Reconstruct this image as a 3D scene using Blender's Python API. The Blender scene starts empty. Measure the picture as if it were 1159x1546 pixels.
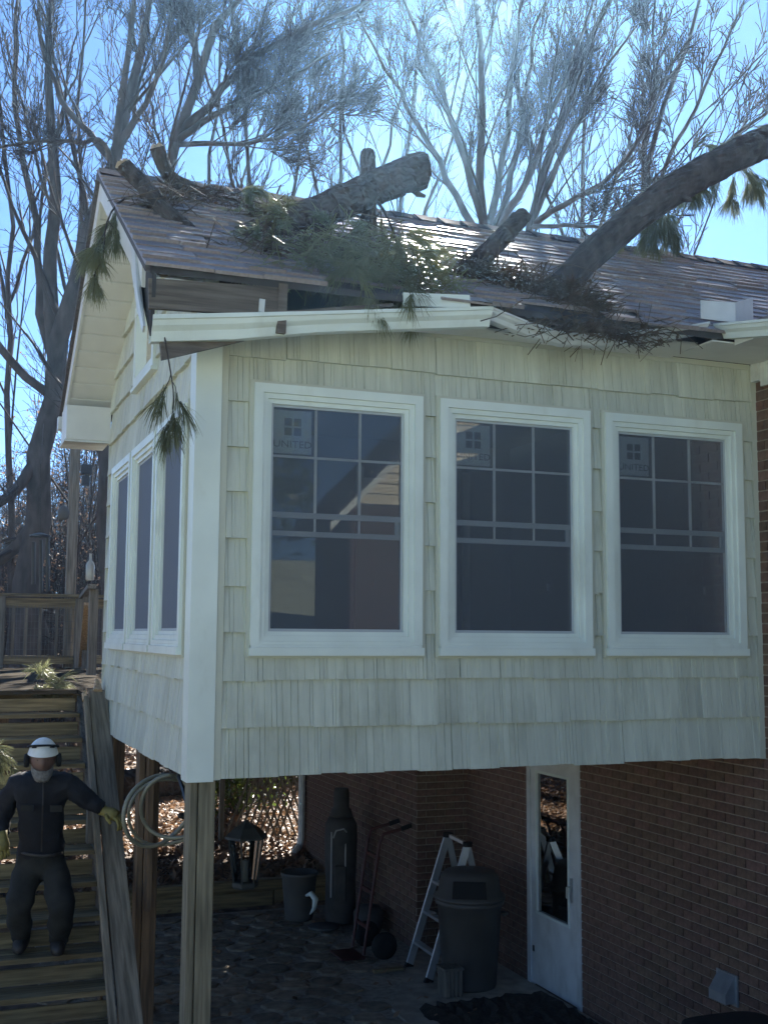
import bpy, math, random
import numpy as np
from mathutils import Vector, Matrix

# ------------------------------------------------------------------ camera, world, sun, exposure
sc = bpy.context.scene
CAM = Vector((-1.3144, -6.3214, 3.0891))
YAW, PITCH, ROLL = 0.36610, 0.10546, 0.00691
fw = Vector((math.sin(YAW)*math.cos(PITCH), math.cos(YAW)*math.cos(PITCH), math.sin(PITCH)))
rt = Vector((math.cos(YAW), -math.sin(YAW), 0))
up = rt.cross(fw)
r2 = rt*math.cos(ROLL) + up*math.sin(ROLL)
u2 = -rt*math.sin(ROLL) + up*math.cos(ROLL)
cam_data = bpy.data.cameras.new('camera')
cam = bpy.data.objects.new('camera', cam_data)
sc.collection.objects.link(cam)
cam.matrix_world = Matrix(((r2.x, u2.x, -fw.x, CAM.x), (r2.y, u2.y, -fw.y, CAM.y), (r2.z, u2.z, -fw.z, CAM.z), (0, 0, 0, 1)))
cam_data.sensor_fit = 'VERTICAL'
cam_data.sensor_height = 24.0
cam_data.lens = 24.0*1752.9/1546.0
cam_data.clip_end = 800
sc.camera = cam

SUN = Vector((0.370, 0.766, 0.525)).normalized()
world = bpy.data.worlds.new('World')
sc.world = world
world.use_nodes = True
wn = world.node_tree
bg = wn.nodes['Background']
sky = wn.nodes.new('ShaderNodeTexSky')
sky.sky_type = 'NISHITA'
sky.sun_disc = False
sky.sun_elevation = math.asin(SUN.z)
sky.sun_rotation = math.atan2(SUN.x, SUN.y)
sky.altitude = 6000
sky.air_density = 1.4
sky.dust_density = 0.0
sky.ozone_density = 5.5
wn.links.new(sky.outputs[0], bg.inputs[0])
bg.inputs[1].default_value = 0.05
sd = bpy.data.lights.new('sun', 'SUN')
sd.energy = 5.0
sd.angle = math.radians(0.55)
sd.color = (1.0, 0.94, 0.85)
so = bpy.data.objects.new('sun', sd)
so.rotation_euler = (-SUN).to_track_quat('-Z', 'Y').to_euler()
so.location = (10, 30, 30)
sc.collection.objects.link(so)
sc.view_settings.view_transform = 'Standard'
sc.view_settings.look = 'None'
sc.view_settings.exposure = 2.2
sc.view_settings.gamma = 1.0
sc.view_settings.use_curve_mapping = False
sc.cycles.use_denoising = True
sc.cycles.max_bounces = 8
sc.cycles.transparent_max_bounces = 12
sc.cycles.volume_bounces = 0

random.seed(7)
rng = np.random.default_rng(11)
U = random.uniform

# ------------------------------------------------------------------ helpers
class MB:
    """collects boxes, bars, tubes; build() makes ONE mesh object"""
    def __init__(s, T=None):
        s.v = []; s.f = []; s.m = []; s.T = T; s.cm = 0
    def add(s, vs, fs):
        b = len(s.v)
        s.v += [tuple(p) for p in vs] if s.T is None else [tuple(s.T(*p)) for p in vs]
        s.f += [tuple(i+b for i in f) for f in fs]
        s.m += [s.cm]*len(fs)
        return s
    def box(s, x0, x1, y0, y1, z0, z1):
        return s.add([(x0,y0,z0),(x1,y0,z0),(x1,y1,z0),(x0,y1,z0),(x0,y0,z1),(x1,y0,z1),(x1,y1,z1),(x0,y1,z1)],
                     [(0,3,2,1),(4,5,6,7),(0,1,5,4),(1,2,6,5),(2,3,7,6),(3,0,4,7)])
    def bevbox(s, x0, x1, y0, y1, z0, z1, b=0.004):
        # chamfered on the top and the four upright edges
        q = []
        for z, i in ((z0, 0), (z1-b, 0), (z1, b)):
            q += [(x0+i+(b if not i else b*.4), y0+i, z), (x1-i-(b if not i else b*.4), y0+i, z), (x1-i, y0+i+b, z), (x1-i, y1-i-b, z),
                  (x1-i-b, y1-i, z), (x0+i+b, y1-i, z), (x0+i, y1-i-b, z), (x0+i, y0+i+b, z)]
        f = [tuple(reversed(range(8))), tuple(range(16, 24))]
        for k in (0, 8):
            for i in range(8):
                j = (i+1) % 8
                f.append((k+i, k+j, k+8+j, k+8+i))
        return s.add(q, f)
    def beam(s, p, q, w, h, upv=(0,0,1), roll=0.0):
        p = Vector(p); q = Vector(q); d = (q-p).normalized()
        a = d.cross(Vector(upv))
        if a.length < 1e-4: a = d.cross(Vector((0,1,0)))
        a.normalize(); b = a.cross(d)
        if roll:
            c, sn = math.cos(roll), math.sin(roll); a, b = a*c+b*sn, b*c-a*sn
        a *= w/2; b *= h/2
        vs = [p-a-b, p+a-b, p+a+b, p-a+b, q-a-b, q+a-b, q+a+b, q-a+b]
        return s.add(vs, [(0,1,2,3),(7,6,5,4),(0,4,5,1),(1,5,6,2),(2,6,7,3),(3,7,4,0)])
    def tube(s, pts, rad, n=8, cap=True, closed=False):
        P = [Vector(p) for p in pts]; k = len(P)
        if not hasattr(rad, '__len__'): rad = [rad]*k
        vs = []; ref = None
        for i in range(k):
            if closed: d = P[(i+1) % k]-P[i-1]
            else: d = P[min(i+1,k-1)]-P[max(i-1,0)]
            d.normalize()
            if ref is None:
                ref = d.orthogonal().normalized()
            a = (ref - d*ref.dot(d)).normalized(); ref = a; b = d.cross(a)
            for j in range(n):
                t = 2*math.pi*j/n
                vs.append(P[i]+(a*math.cos(t)+b*math.sin(t))*rad[i])
        f = []
        for i in range(k if closed else k-1):
            i2 = (i+1) % k
            for j in range(n):
                j2 = (j+1) % n
                f.append((i*n+j, i*n+j2, i2*n+j2, i2*n+j))
        if cap and not closed:
            f.append(tuple(reversed(range(n)))); f.append(tuple(range((k-1)*n, k*n)))
        return s.add(vs, f)
    def lathe(s, prof, c=(0,0,0), n=20, sx=1.0, sy=1.0):
        vs = []; f = []
        for r, z in prof:
            for j in range(n):
                t = 2*math.pi*j/n
                vs.append((c[0]+r*math.cos(t)*sx, c[1]+r*math.sin(t)*sy, c[2]+z))
        for i in range(len(prof)-1):
            for j in range(n):
                j2 = (j+1) % n
                f.append((i*n+j, i*n+j2, (i+1)*n+j2, (i+1)*n+j))
        f.append(tuple(reversed(range(n)))); f.append(tuple(range((len(prof)-1)*n, len(prof)*n)))
        return s.add(vs, f)
    def prism(s, poly, off):
        n = len(poly); o = Vector(off)
        vs = [Vector(p) for p in poly]+[Vector(p)+o for p in poly]
        f = [tuple(range(n)), tuple(reversed(range(n, 2*n)))]
        f += [(i, i+n, (i+1) % n+n, (i+1) % n) for i in range(n)]
        return s.add(vs, f)
    def build(s, name, mat, parent=None, smooth=False, kind=None):
        me = bpy.data.meshes.new(name)
        me.from_pydata(s.v, [], s.f)
        mats = mat if isinstance(mat, (list, tuple)) else [mat]
        for mm in mats: me.materials.append(mm)
        if len(mats) > 1: me.polygons.foreach_set('material_index', s.m)
        if smooth: me.polygons.foreach_set('use_smooth', [True]*len(me.polygons))
        me.update()
        return link(name, me, parent, kind)

def link(name, me, parent=None, kind=None):
    o = bpy.data.objects.new(name, me)
    sc.collection.objects.link(o)
    if parent is not None:
        o.parent = parent
        base = parent.parent if parent.parent is not None else parent
        if parent.type == 'EMPTY' and parent.parent is None:
            o.matrix_parent_inverse = Matrix.Translation(-parent.location)
    if kind: o['kind'] = kind
    return o

def fast_mesh(name, v, f, mat, parent=None, smooth=False, kind=None):
    """v (n,3), f (m,3 or 4) numpy"""
    me = bpy.data.meshes.new(name)
    k = f.shape[1]
    me.vertices.add(len(v)); me.vertices.foreach_set('co', np.asarray(v, np.float32).ravel())
    me.loops.add(f.size); me.loops.foreach_set('vertex_index', np.asarray(f, np.int32).ravel())
    me.polygons.add(len(f))
    me.polygons.foreach_set('loop_start', np.arange(0, f.size, k, dtype=np.int32))
    me.polygons.foreach_set('use_smooth', np.full(len(f), smooth))
    me.materials.append(mat)
    me.update(calc_edges=True); me.validate()
    return link(name, me, parent, kind)

def thing(name, label, cat, loc=(0,0,0), group=None):
    o = bpy.data.objects.new(name, None)
    o.location = loc; o.empty_display_size = .1
    sc.collection.objects.link(o)
    o['label'] = label; o['category'] = cat
    if group: o['group'] = group
    return o
def tag(o, label, cat, group=None, kind=None):
    o['label'] = label; o['category'] = cat
    if group: o['group'] = group
    if kind: o['kind'] = kind
    return o

def mat(name, col, rough=0.7, var=0.0, scale=8.0, objvar=0.0, bump=0.0, bscale=40.0, col2=None, stretch=(1,1,1), metal=0.0, spec=0.5, trans=None, detail=4.0, hue=0.0):
    m = bpy.data.materials.new(name); m.use_nodes = True
    nt = m.node_tree; b = nt.nodes['Principled BSDF']
    b.inputs['Roughness'].default_value = rough
    b.inputs['Metallic'].default_value = metal
    b.inputs['Specular IOR Level'].default_value = spec
    c = col+(1,) if len(col) == 3 else col
    b.inputs['Base Color'].default_value = c
    out = None
    if var or col2 or bump:
        tc = nt.nodes.new('ShaderNodeTexCoord'); mp = nt.nodes.new('ShaderNodeMapping')
        mp.inputs['Scale'].default_value = stretch
        nt.links.new(tc.outputs['Object'], mp.inputs[0])
    if var or col2:
        nz = nt.nodes.new('ShaderNodeTexNoise'); nz.inputs['Scale'].default_value = scale; nz.inputs['Detail'].default_value = detail
        nt.links.new(mp.outputs[0], nz.inputs['Vector'])
        rp = nt.nodes.new('ShaderNodeValToRGB')
        rp.color_ramp.elements[0].position = .32; rp.color_ramp.elements[1].position = .68
        ca = tuple(x*(1-var) for x in col); cb = col2 if col2 else tuple(min(1, x*(1+var)) for x in col)
        rp.color_ramp.elements[0].color = ca+(1,); rp.color_ramp.elements[1].color = tuple(cb)+(1,)
        nt.links.new(nz.outputs['Fac'], rp.inputs[0]); out = rp.outputs[0]
    if objvar:
        oi = nt.nodes.new('ShaderNodeObjectInfo'); hs = nt.nodes.new('ShaderNodeHueSaturation')
        mr = nt.nodes.new('ShaderNodeMapRange')
        mr.inputs['To Min'].default_value = 1-objvar; mr.inputs['To Max'].default_value = 1+objvar
        nt.links.new(oi.outputs['Random'], mr.inputs['Value']); nt.links.new(mr.outputs[0], hs.inputs['Value'])
        if hue:
            m2 = nt.nodes.new('ShaderNodeMath'); m2.operation = 'MULTIPLY'; m2.inputs[1].default_value = 7.31
            fr = nt.nodes.new('ShaderNodeMath'); fr.operation = 'FRACT'
            m3 = nt.nodes.new('ShaderNodeMapRange'); m3.inputs['To Min'].default_value = .5-hue; m3.inputs['To Max'].default_value = .5+hue
            nt.links.new(oi.outputs['Random'], m2.inputs[0]); nt.links.new(m2.outputs[0], fr.inputs[0]); nt.links.new(fr.outputs[0], m3.inputs['Value']); nt.links.new(m3.outputs[0], hs.inputs['Hue'])
        if out: nt.links.new(out, hs.inputs['Color'])
        else: hs.inputs['Color'].default_value = c
        out = hs.outputs[0]
    if out: nt.links.new(out, b.inputs['Base Color'])
    if bump:
        n2 = nt.nodes.new('ShaderNodeTexNoise'); n2.inputs['Scale'].default_value = bscale; n2.inputs['Detail'].default_value = 5
        nt.links.new(mp.outputs[0], n2.inputs['Vector'])
        bp = nt.nodes.new('ShaderNodeBump'); bp.inputs['Strength'].default_value = bump; bp.inputs['Distance'].default_value = .01
        nt.links.new(n2.outputs['Fac'], bp.inputs['Height']); nt.links.new(bp.outputs[0], b.inputs['Normal'])
    if trans:
        tr = nt.nodes.new('ShaderNodeBsdfTranslucent'); tr.inputs[0].default_value = c
        if out: nt.links.new(out, tr.inputs[0])
        mx = nt.nodes.new('ShaderNodeMixShader'); mx.inputs[0].default_value = trans
        nt.links.new(b.outputs[0], mx.inputs[1]); nt.links.new(tr.outputs[0], mx.inputs[2])
        nt.links.new(mx.outputs[0], nt.nodes['Material Output'].inputs[0])
    return m

def glass(name, tint=(.8,.85,.85), refl=1.0, rough=0.0, ior=1.62):
    m = bpy.data.materials.new(name); m.use_nodes = True
    nt = m.node_tree; nt.nodes.remove(nt.nodes['Principled BSDF'])
    t = nt.nodes.new('ShaderNodeBsdfTransparent'); t.inputs[0].default_value = tint+(1,)
    g = nt.nodes.new('ShaderNodeBsdfGlossy'); g.inputs['Roughness'].default_value = rough; g.inputs[0].default_value = (refl,)*3+(1,)
    fr = nt.nodes.new('ShaderNodeFresnel'); fr.inputs[0].default_value = ior
    mx = nt.nodes.new('ShaderNodeMixShader')
    nt.links.new(fr.outputs[0], mx.inputs[0]); nt.links.new(t.outputs[0], mx.inputs[1]); nt.links.new(g.outputs[0], mx.inputs[2])
    nt.links.new(mx.outputs[0], nt.nodes['Material Output'].inputs[0])
    return m

def grain(name, col, col2, axis=2, rough=.75, scale=7.0, objvar=.12, bump=.25):
    """sawn timber: stretched noise along one axis"""
    st = [14, 14, 14]; st[axis] = 0.9
    m = mat(name, col, rough, var=.3, scale=scale*.45, objvar=objvar, bump=bump, bscale=scale*.6, col2=col2, stretch=tuple(st), detail=6)
    return m

M = {}
M['siding'] = mat('vinyl_siding', (.53,.545,.45), .6, var=.10, scale=2.2, objvar=.085, bump=.35, bscale=9, stretch=(9,9,.5))
M['siding_trim'] = mat('siding_channel', (.505,.51,.41), .5)
M['white'] = mat('white_vinyl', (.69,.745,.68), .42, var=.07, scale=2.6)
M['white_dull'] = mat('dull_white_metal', (.62,.64,.62), .45, var=.10, scale=6)
M['sash'] = mat('sash_grey', (.40,.43,.44), .5)
M['soffit'] = mat('soffit_vinyl', (.66,.65,.60), .5, var=.05, scale=5)
M['glass'] = glass('window_glass', (.84,.88,.90), ior=1.66)
M['dark_glass'] = glass('storm_glass', (.7,.72,.72), refl=.35)
def screen_mat(name, op):
    m = bpy.data.materials.new(name); m.use_nodes = True
    nt = m.node_tree; p = nt.nodes['Principled BSDF']; p.inputs['Base Color'].default_value = (.13,.15,.185,1); p.inputs['Roughness'].default_value = .7
    t = nt.nodes.new('ShaderNodeBsdfTransparent'); mx = nt.nodes.new('ShaderNodeMixShader'); mx.inputs[0].default_value = op
    nt.links.new(t.outputs[0], mx.inputs[1]); nt.links.new(p.outputs[0], mx.inputs[2]); nt.links.new(mx.outputs[0], nt.nodes['Material Output'].inputs[0])
    return m
M['screen'] = screen_mat('insect_screen', .28)
M['screen_side'] = screen_mat('insect_screen_dense', .86)
M['paper'] = mat('sticker_paper', (.72,.74,.76), .8)
M['ink'] = mat('sticker_ink', (.10,.11,.13), .7)
M['room'] = mat('room_paint', (.30,.30,.31), .9)
M['roomtrim'] = mat('room_trim', (.55,.55,.53), .7)
M['shingle'] = mat('asphalt_shingle', (.25,.205,.19), .42, var=.16, scale=60, objvar=.20, bump=.2, bscale=220, hue=.008)
M['felt'] = mat('roof_felt', (.05,.048,.05), .9, var=.2)
M['ridge'] = mat('ridge_shingle', (.075,.066,.065), .9, var=.25, scale=40, objvar=.2)
M['rawwood'] = grain('raw_rafter_wood', (.085,.068,.052), (.16,.13,.10), axis=0)
M['brick'] = mat('red_brick', (.14,.080,.054), .85, var=.28, scale=26, objvar=.22, bump=.5, bscale=90, hue=.012)
M['mortar'] = mat('mortar', (.30,.25,.195), .95, var=.15, scale=30, bump=.4, bscale=120)
M['post'] = grain('treated_post', (.17,.145,.09), (.31,.265,.17), axis=2)
M['post_brown'] = grain('brown_post', (.10,.062,.033), (.20,.125,.065), axis=2)
M['deckx'] = grain('deck_board_x', (.16,.115,.05), (.30,.225,.11), axis=0, objvar=.25)
M['decky'] = grain('deck_board_y', (.13,.115,.09), (.23,.205,.16), axis=1, objvar=.15)
M['deckz'] = grain('deck_board_z', (.12,.105,.08), (.22,.19,.145), axis=2, objvar=.15)
M['rail'] = mat('handrail_wood', (.18,.14,.085), .8, var=.3, scale=3.2, col2=(.31,.25,.165), stretch=(14, 1, 1), bump=.25, bscale=5, detail=6, objvar=.12)
M['deckfloor'] = grain('deck_floor_shaded', (.045,.037,.027), (.085,.07,.05), axis=0, objvar=.2)  # darkened copy of the deck wood, shade put into its colour
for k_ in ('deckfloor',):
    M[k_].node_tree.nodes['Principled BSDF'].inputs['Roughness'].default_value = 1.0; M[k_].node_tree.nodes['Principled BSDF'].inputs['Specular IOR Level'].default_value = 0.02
M['wire'] = mat('fence_wire', (.10,.10,.095), .6)
M['splinter'] = grain('fresh_split_wood', (.42,.27,.14), (.62,.43,.25), axis=2)
M['bark'] = mat('pine_bark', (.055,.044,.037), .92, var=.45, scale=14, bump=1.0, bscale=22, stretch=(1,1,.6))
M['cutwood'] = mat('cut_wood', (.42,.31,.20), .8, var=.15, scale=12)
M['tree'] = mat('tree_bark', (.065,.055,.05), .95, var=.4, scale=6, bump=.8, bscale=14, stretch=(1,1,.35))
M['twig'] = mat('twig_bark', (.045,.036,.032), .9)
M['needle'] = mat('pine_needle', (.215,.225,.115), .4, var=.35, scale=3, trans=.5)
M['dryneedle'] = mat('dry_debris', (.10,.075,.05), .7, var=.5, scale=7, trans=.25)
M['leaf'] = mat('dead_leaf', (.26,.16,.095), .55, var=.5, scale=2.5, trans=.3)
M['litter'] = mat('leaf_litter_soil', (.17,.115,.075), .9, var=.5, scale=5, bump=.8, bscale=30)
M['lawn'] = mat('pale_bounce_lawn', (.43,.47,.34), .8, var=.35, scale=6, bump=.5, bscale=60)  # out-of-view lawn, paled to bounce sunlight onto the front wall
M['paver'] = mat('concrete_paver', (.26,.205,.14), .9, var=.35, scale=11, objvar=.3, bump=.5, bscale=60)
M['joint'] = mat('paver_joint_sand', (.34,.30,.235), .95, var=.3, scale=18)
M['concrete'] = mat('concrete_slab', (.36,.31,.24), .9, var=.25, scale=7, bump=.3, bscale=60)
M['soil'] = mat('dark_soil', (.035,.028,.02), .95, var=.5, scale=16, bump=1.0, bscale=50)
M['black'] = mat('black_metal', (.018,.018,.02), .45)
M['galv'] = mat('galvanised', (.38,.40,.40), .38, var=.15, scale=9, metal=.6)
M['alu'] = mat('aluminium', (.60,.62,.62), .35, metal=.75, var=.08)

def stain(m, col, scale, lo, hi, amt):
    nt = m.node_tree; bs = nt.nodes['Principled BSDF']; src = bs.inputs['Base Color'].links[0].from_socket
    tc = nt.nodes.new('ShaderNodeTexCoord'); mp = nt.nodes.new('ShaderNodeMapping'); mp.inputs['Scale'].default_value = (1.6, 1.6, .7); nz = nt.nodes.new('ShaderNodeTexNoise'); nz.inputs['Scale'].default_value = scale; nz.inputs['Detail'].default_value = 7; nz.inputs['Roughness'].default_value = .65
    mr = nt.nodes.new('ShaderNodeMapRange'); mr.inputs['From Min'].default_value = lo; mr.inputs['From Max'].default_value = hi; mr.inputs['To Max'].default_value = amt
    mx = nt.nodes.new('ShaderNodeMix'); mx.data_type = 'RGBA'
    nt.links.new(tc.outputs['Object'], mp.inputs[0]); nt.links.new(mp.outputs[0], nz.inputs['Vector']); nt.links.new(nz.outputs['Fac'], mr.inputs['Value']); nt.links.new(mr.outputs[0], mx.inputs['Factor'])
    nt.links.new(src, mx.inputs[6]); mx.inputs[7].default_value = col+(1,); nt.links.new(mx.outputs[2], bs.inputs['Base Color'])
stain(M['siding'], (.25,.25,.17), 1.5, .53, .72, .5)
stain(M['white'], (.42,.42,.34), 2.2, .55, .75, .4)
stain(M['bin'] if 'bin' in M else M['white_dull'], (.30,.29,.24), 2.5, .5, .72, .5)

# ------------------------------------------------------------------ key sizes (metres)
W, D, ZB, E_ = 3.79, 3.56, 2.3125, 0.2608      # sunroom width, depth, bottom of siding, course exposure
ZW = 4.92                                      # top of the wall / soffit level
YR, ZR, SL = 1.78, 6.33, 0.60                  # ridge line, roof slope
YE = -0.45                                     # eave line
def roof_z(y): return ZR-SL*abs(y-YR)
XJ, YJ = 3.24, 4.58                            # brick jog

# ------------------------------------------------------------------ terrain
def ground_z(x, y):
    x = np.asarray(x, float); y = np.asarray(y, float)
    z = np.zeros(np.broadcast(x, y).shape)
    b = np.clip(y-7.15, 0, None)
    z = np.where(y > 7.12, .22+.085*np.clip(b, 0, 30)+.05*np.clip(b-30, 0, 60), z)
    z = z+np.where(y > 7.3, .10*np.sin(x*.45+1)*np.clip((y-7.3)/6, 0, 1)+.07*np.sin(y*.8+x*.3)*np.clip((y-7.3)/4, 0, 1), 0)
    f = np.clip((-1.6-y)/3.4, 0, 1); f = f*f*(3-2*f)
    z = z+np.where(y < -1.6, 1.35*f+.16*np.clip(-7.5-y, 0, 30), 0)  # last term: rise added behind the viewer to bounce sun at the wall
    return z
def make_ground():
    xs = np.concatenate([np.arange(-160, -16, 8), np.arange(-16, 20, .6), np.arange(20, 165, 8)])
    ys = np.concatenate([np.arange(-120, -14, 6), np.arange(-14, -1.59, .4), [-1.59, 2, 5, 7.08, 7.125], np.arange(7.3, 24, .5), np.arange(24, 300, 7)])
    X, Y = np.meshgrid(xs, ys); Z = ground_z(X, Y)
    v = np.stack([X, Y, Z-.03], -1).reshape(-1, 3); nx = len(xs); ny = len(ys)
    i = np.arange(ny-1)[:, None]*nx+np.arange(nx-1)[None]
    f = np.stack([i, i+1, i+nx+1, i+nx], -1).reshape(-1, 4)
    o = fast_mesh('ground', v, f, M['litter'], smooth=True)
    o.data.materials.append(M['lawn'])
    cy = v[f].mean(1)
    o.data.polygons.foreach_set('material_index', (cy[:, 1] < -1.4).astype(np.int32))
    o['kind'] = 'structure'
    return o
ground = make_ground()

# ------------------------------------------------------------------ house
house = thing('house', 'brick house with a shake-sided sunroom raised on wooden posts', 'house', (1.9, 1.8, 0))

def backing(name, polys, m):
    b = MB()
    for p, off in polys: b.prism(p, off)
    return b.build(name, m, house)

WIN = [(.3076, 1.3378), (1.4501, 2.4797), (2.5897, 3.6381)]
WZ0, WZ1 = 2.970, 4.504
LWIN = [(2.16, 3.10), (1.13, 2.09), (.17, 1.06)]                 # along Y on the left wall
def front_wall():
    b = MB()                                                     # sheathing with three openings
    z0, z1 = ZB+.03, ZW+.0
    xs = [.02]+[x for a in WIN for x in (a[0]+.09, a[1]-.09)]+[W-.005]
    for i in range(0, len(xs), 2): b.box(xs[i], xs[i+1], .012, .10, z0, z1)
    for a in WIN:
        b.box(a[0]+.09, a[1]-.09, .012, .10, z0, WZ0+.09); b.box(a[0]+.09, a[1]-.09, .012, .10, WZ1-.09, z1)
    return b.build('shake_wall', M['siding_trim'], house)
wall_front = front_wall()
def left_wall():
    b = MB(); z0 = ZB+.03
    ys = [.101]+[y for a in reversed(LWIN) for y in (a[0]+.08, a[1]-.08)]+[D-.02]
    for i in range(0, len(ys), 2): b.box(.012, .10, ys[i], ys[i+1], z0, 4.7)
    for a in LWIN:
        b.box(.012, .10, a[0]+.08, a[1]-.08, z0, WZ0+.09); b.box(.012, .10, a[0]+.08, a[1]-.08, 4.40-.09, 4.7)
    b.prism([(.012, .0, 4.7), (.012, D, 4.7), (.012, D, roof_z(D)-.14), (.012, YR, ZR-.14), (.012, 0, roof_z(0)-.14)], (.088, 0, 0))
    return b.build('shake_wall', M['siding_trim'], house)
wall_left = left_wall()

def shake(T, a, b, z0, z1, zc, parent):
    """one moulded shake: wedge with vertical grooves, local x a..b; thickness depends on height above zc"""
    n = max(2, int((b-a)/.024)); xs = [a+.0015]; 
    prof = []
    x = a
    while x < b-.004:
        w = min(U(.016, .075), b-x); prof.append((x, x+w, U(0, .005))); x += w
    def th(z): return .035-.029*min(1, max(0, (z-zc)/(E_+.02)))
    vs = []; fs = []
    zb = z0+(U(-.007, .006) if z0 == zc else 0)
    for i, (p, q, g) in enumerate(prof):
        e = .0022 if q-p > .012 else .0008
        for zz in (zb, z1):
            t = th(zz)
            vs += [(p, t-.0065, zz), (p+e, t-g, zz), (q-e, t-g, zz), (q, t-.0065, zz)]
        k = i*8
        fs += [(k, k+1, k+5, k+4), (k+1, k+2, k+6, k+5), (k+2, k+3, k+7, k+6)]
    i0 = len(vs)
    vs += [(a, -.01, zb), (b, -.01, zb), (a, -.01, z1), (b, -.01, z1)]
    L = (len(prof)-1)*8
    bot = [i0, i0+1]
    for i in range(len(prof)-1, -1, -1): bot += [i*8+3, i*8+2, i*8+1, i*8]
    fs.append(tuple(bot))
    fs += [(i0, 0, 4, i0+2), (L+3, i0+1, i0+3, L+7)]
    mb = MB(T); mb.add(vs, fs)
    return mb.build('shake', M['siding'], parent)

def subtract(r, holes):
    out = [r]
    for h in holes:
        nx = []
        for (a, b, c, d) in out:
            if h[0] >= b or h[1] <= a or h[2] >= d or h[3] <= c: nx.append((a, b, c, d)); continue
            if a < h[0]: nx.append((a, h[0], c, d))
            if b > h[1]: nx.append((h[1], b, c, d))
            m0, m1 = max(a, h[0]), min(b, h[1])
            if c < h[2]: nx.append((m0, m1, c, h[2]))
            if d > h[3]: nx.append((m0, m1, h[3], d))
        out = nx
    return [q for q in out if q[1]-q[0] > .012 and q[3]-q[2] > .012]

def lay_shakes(T, x0, x1, ztop, holes, parent, lim=None):
    k = 0
    while True:
        zc = ZB+k*E_
        if zc > ztop-.03: break
        zt = min(zc+E_+.022, ztop)
        x = x0; first = True
        while x < x1-.001:
            w = U(.10, .27)
            if x1-(x+w) < .09: w = x1-x
            xb = min(x+w, x1)
            for (a, b, c, d) in subtract((x, xb, zc, zt), holes):
                if lim and c > lim((a+b)/2)-.04: continue
                d2 = d if not lim else min(d, lim((a+b)/2))
                if d2-c > .03: shake(T, a, b-.0008, c, d2, zc, parent)
            x = xb
        k += 1
TF = lambda x, o, z: (x, .010-o, z)
TL = lambda x, o, z: (.010-o, D-x, z)
lay_shakes(TF, .165, W-.045, ZW-.002, [(a-.02, b+.02, WZ0-.012, WZ1+.02) for a, b in WIN], wall_front)
lay_shakes(TL, .03, D-.135, 6.1, [(D-b-.02, D-a+.02, WZ0-.012, 4.42) for a, b in LWIN]+[(D-2.2, D-1.36, 4.86, 5.50)], wall_left, lim=lambda x: roof_z(D-x)-.14)

# corner trim and channels
b = MB(); b.box(-.022, .125, -.022, .0105, ZB-.02, 4.88); b.box(-.022, .0105, .011, .125, ZB-.02, 4.88)
corner = b.build('corner_trim', M['white'], house)
for q in ((.126, .164, -.016, .0118, ZB-.012, 4.88), (-.016, .0118, .126, .164, ZB-.012, 4.88), (W-.045, W-.004, -.016, .0118, ZB-.01, ZW-.01), (-.014, .0118, D-.03, D, ZB-.01, 4.72)):
    b = MB(); b.box(*q); b.build('corner_channel', M['siding_trim'], house)
b = MB(); b.box(.16, W-.05, -.014, .0115, ZW-.035, ZW+.0); b.build('frieze_channel', M['siding_trim'], house)
# under-floor framing
b = MB(); b.box(.03, W-.01, .03, .07, ZB+.005, ZB+.26); b.build('rim_joist', M['post'], house)
b = MB()
for i in range(9): b.box(.3+i*.42, .338+i*.42, .105, D-.03, ZB+.03, ZB+.24)
b.build('floor_joist', M['post'], house)
b = MB(); b.box(.012, W-.01, .105, D-.02, ZB+.242, ZB+.28); b.build('floor', M['room'], house)

# windows ---------------------------------------------------------------
def text_mesh(body, size, T, m, parent, name):
    cu = bpy.data.curves.new('lettering', 'FONT'); cu.body = body; cu.size = size; cu.align_x = 'CENTER'; cu.resolution_u = 2
    t = bpy.data.objects.new('lettering', cu); sc.collection.objects.link(t)
    dg = bpy.context.evaluated_depsgraph_get()
    me = bpy.data.meshes.new_from_object(t.evaluated_get(dg))
    bpy.data.objects.remove(t)
    for v in me.vertices: v.co = Vector(T(v.co.x*1.12, .0, v.co.y))
    me.materials.clear(); me.materials.append(m)
    return link(name, me, parent)

def frame(b, x0, x1, z0, z1, w, o0, o1, wb=None):
    wb = w if wb is None else wb
    b.box(x0, x0+w, o0, o1, z0, z1); b.box(x1-w, x1, o0, o1, z0, z1)
    b.box(x0+w, x1-w, o0, o1, z1-w, z1); b.box(x0+w, x1-w, o0, o1, z0, z0+wb)

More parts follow.
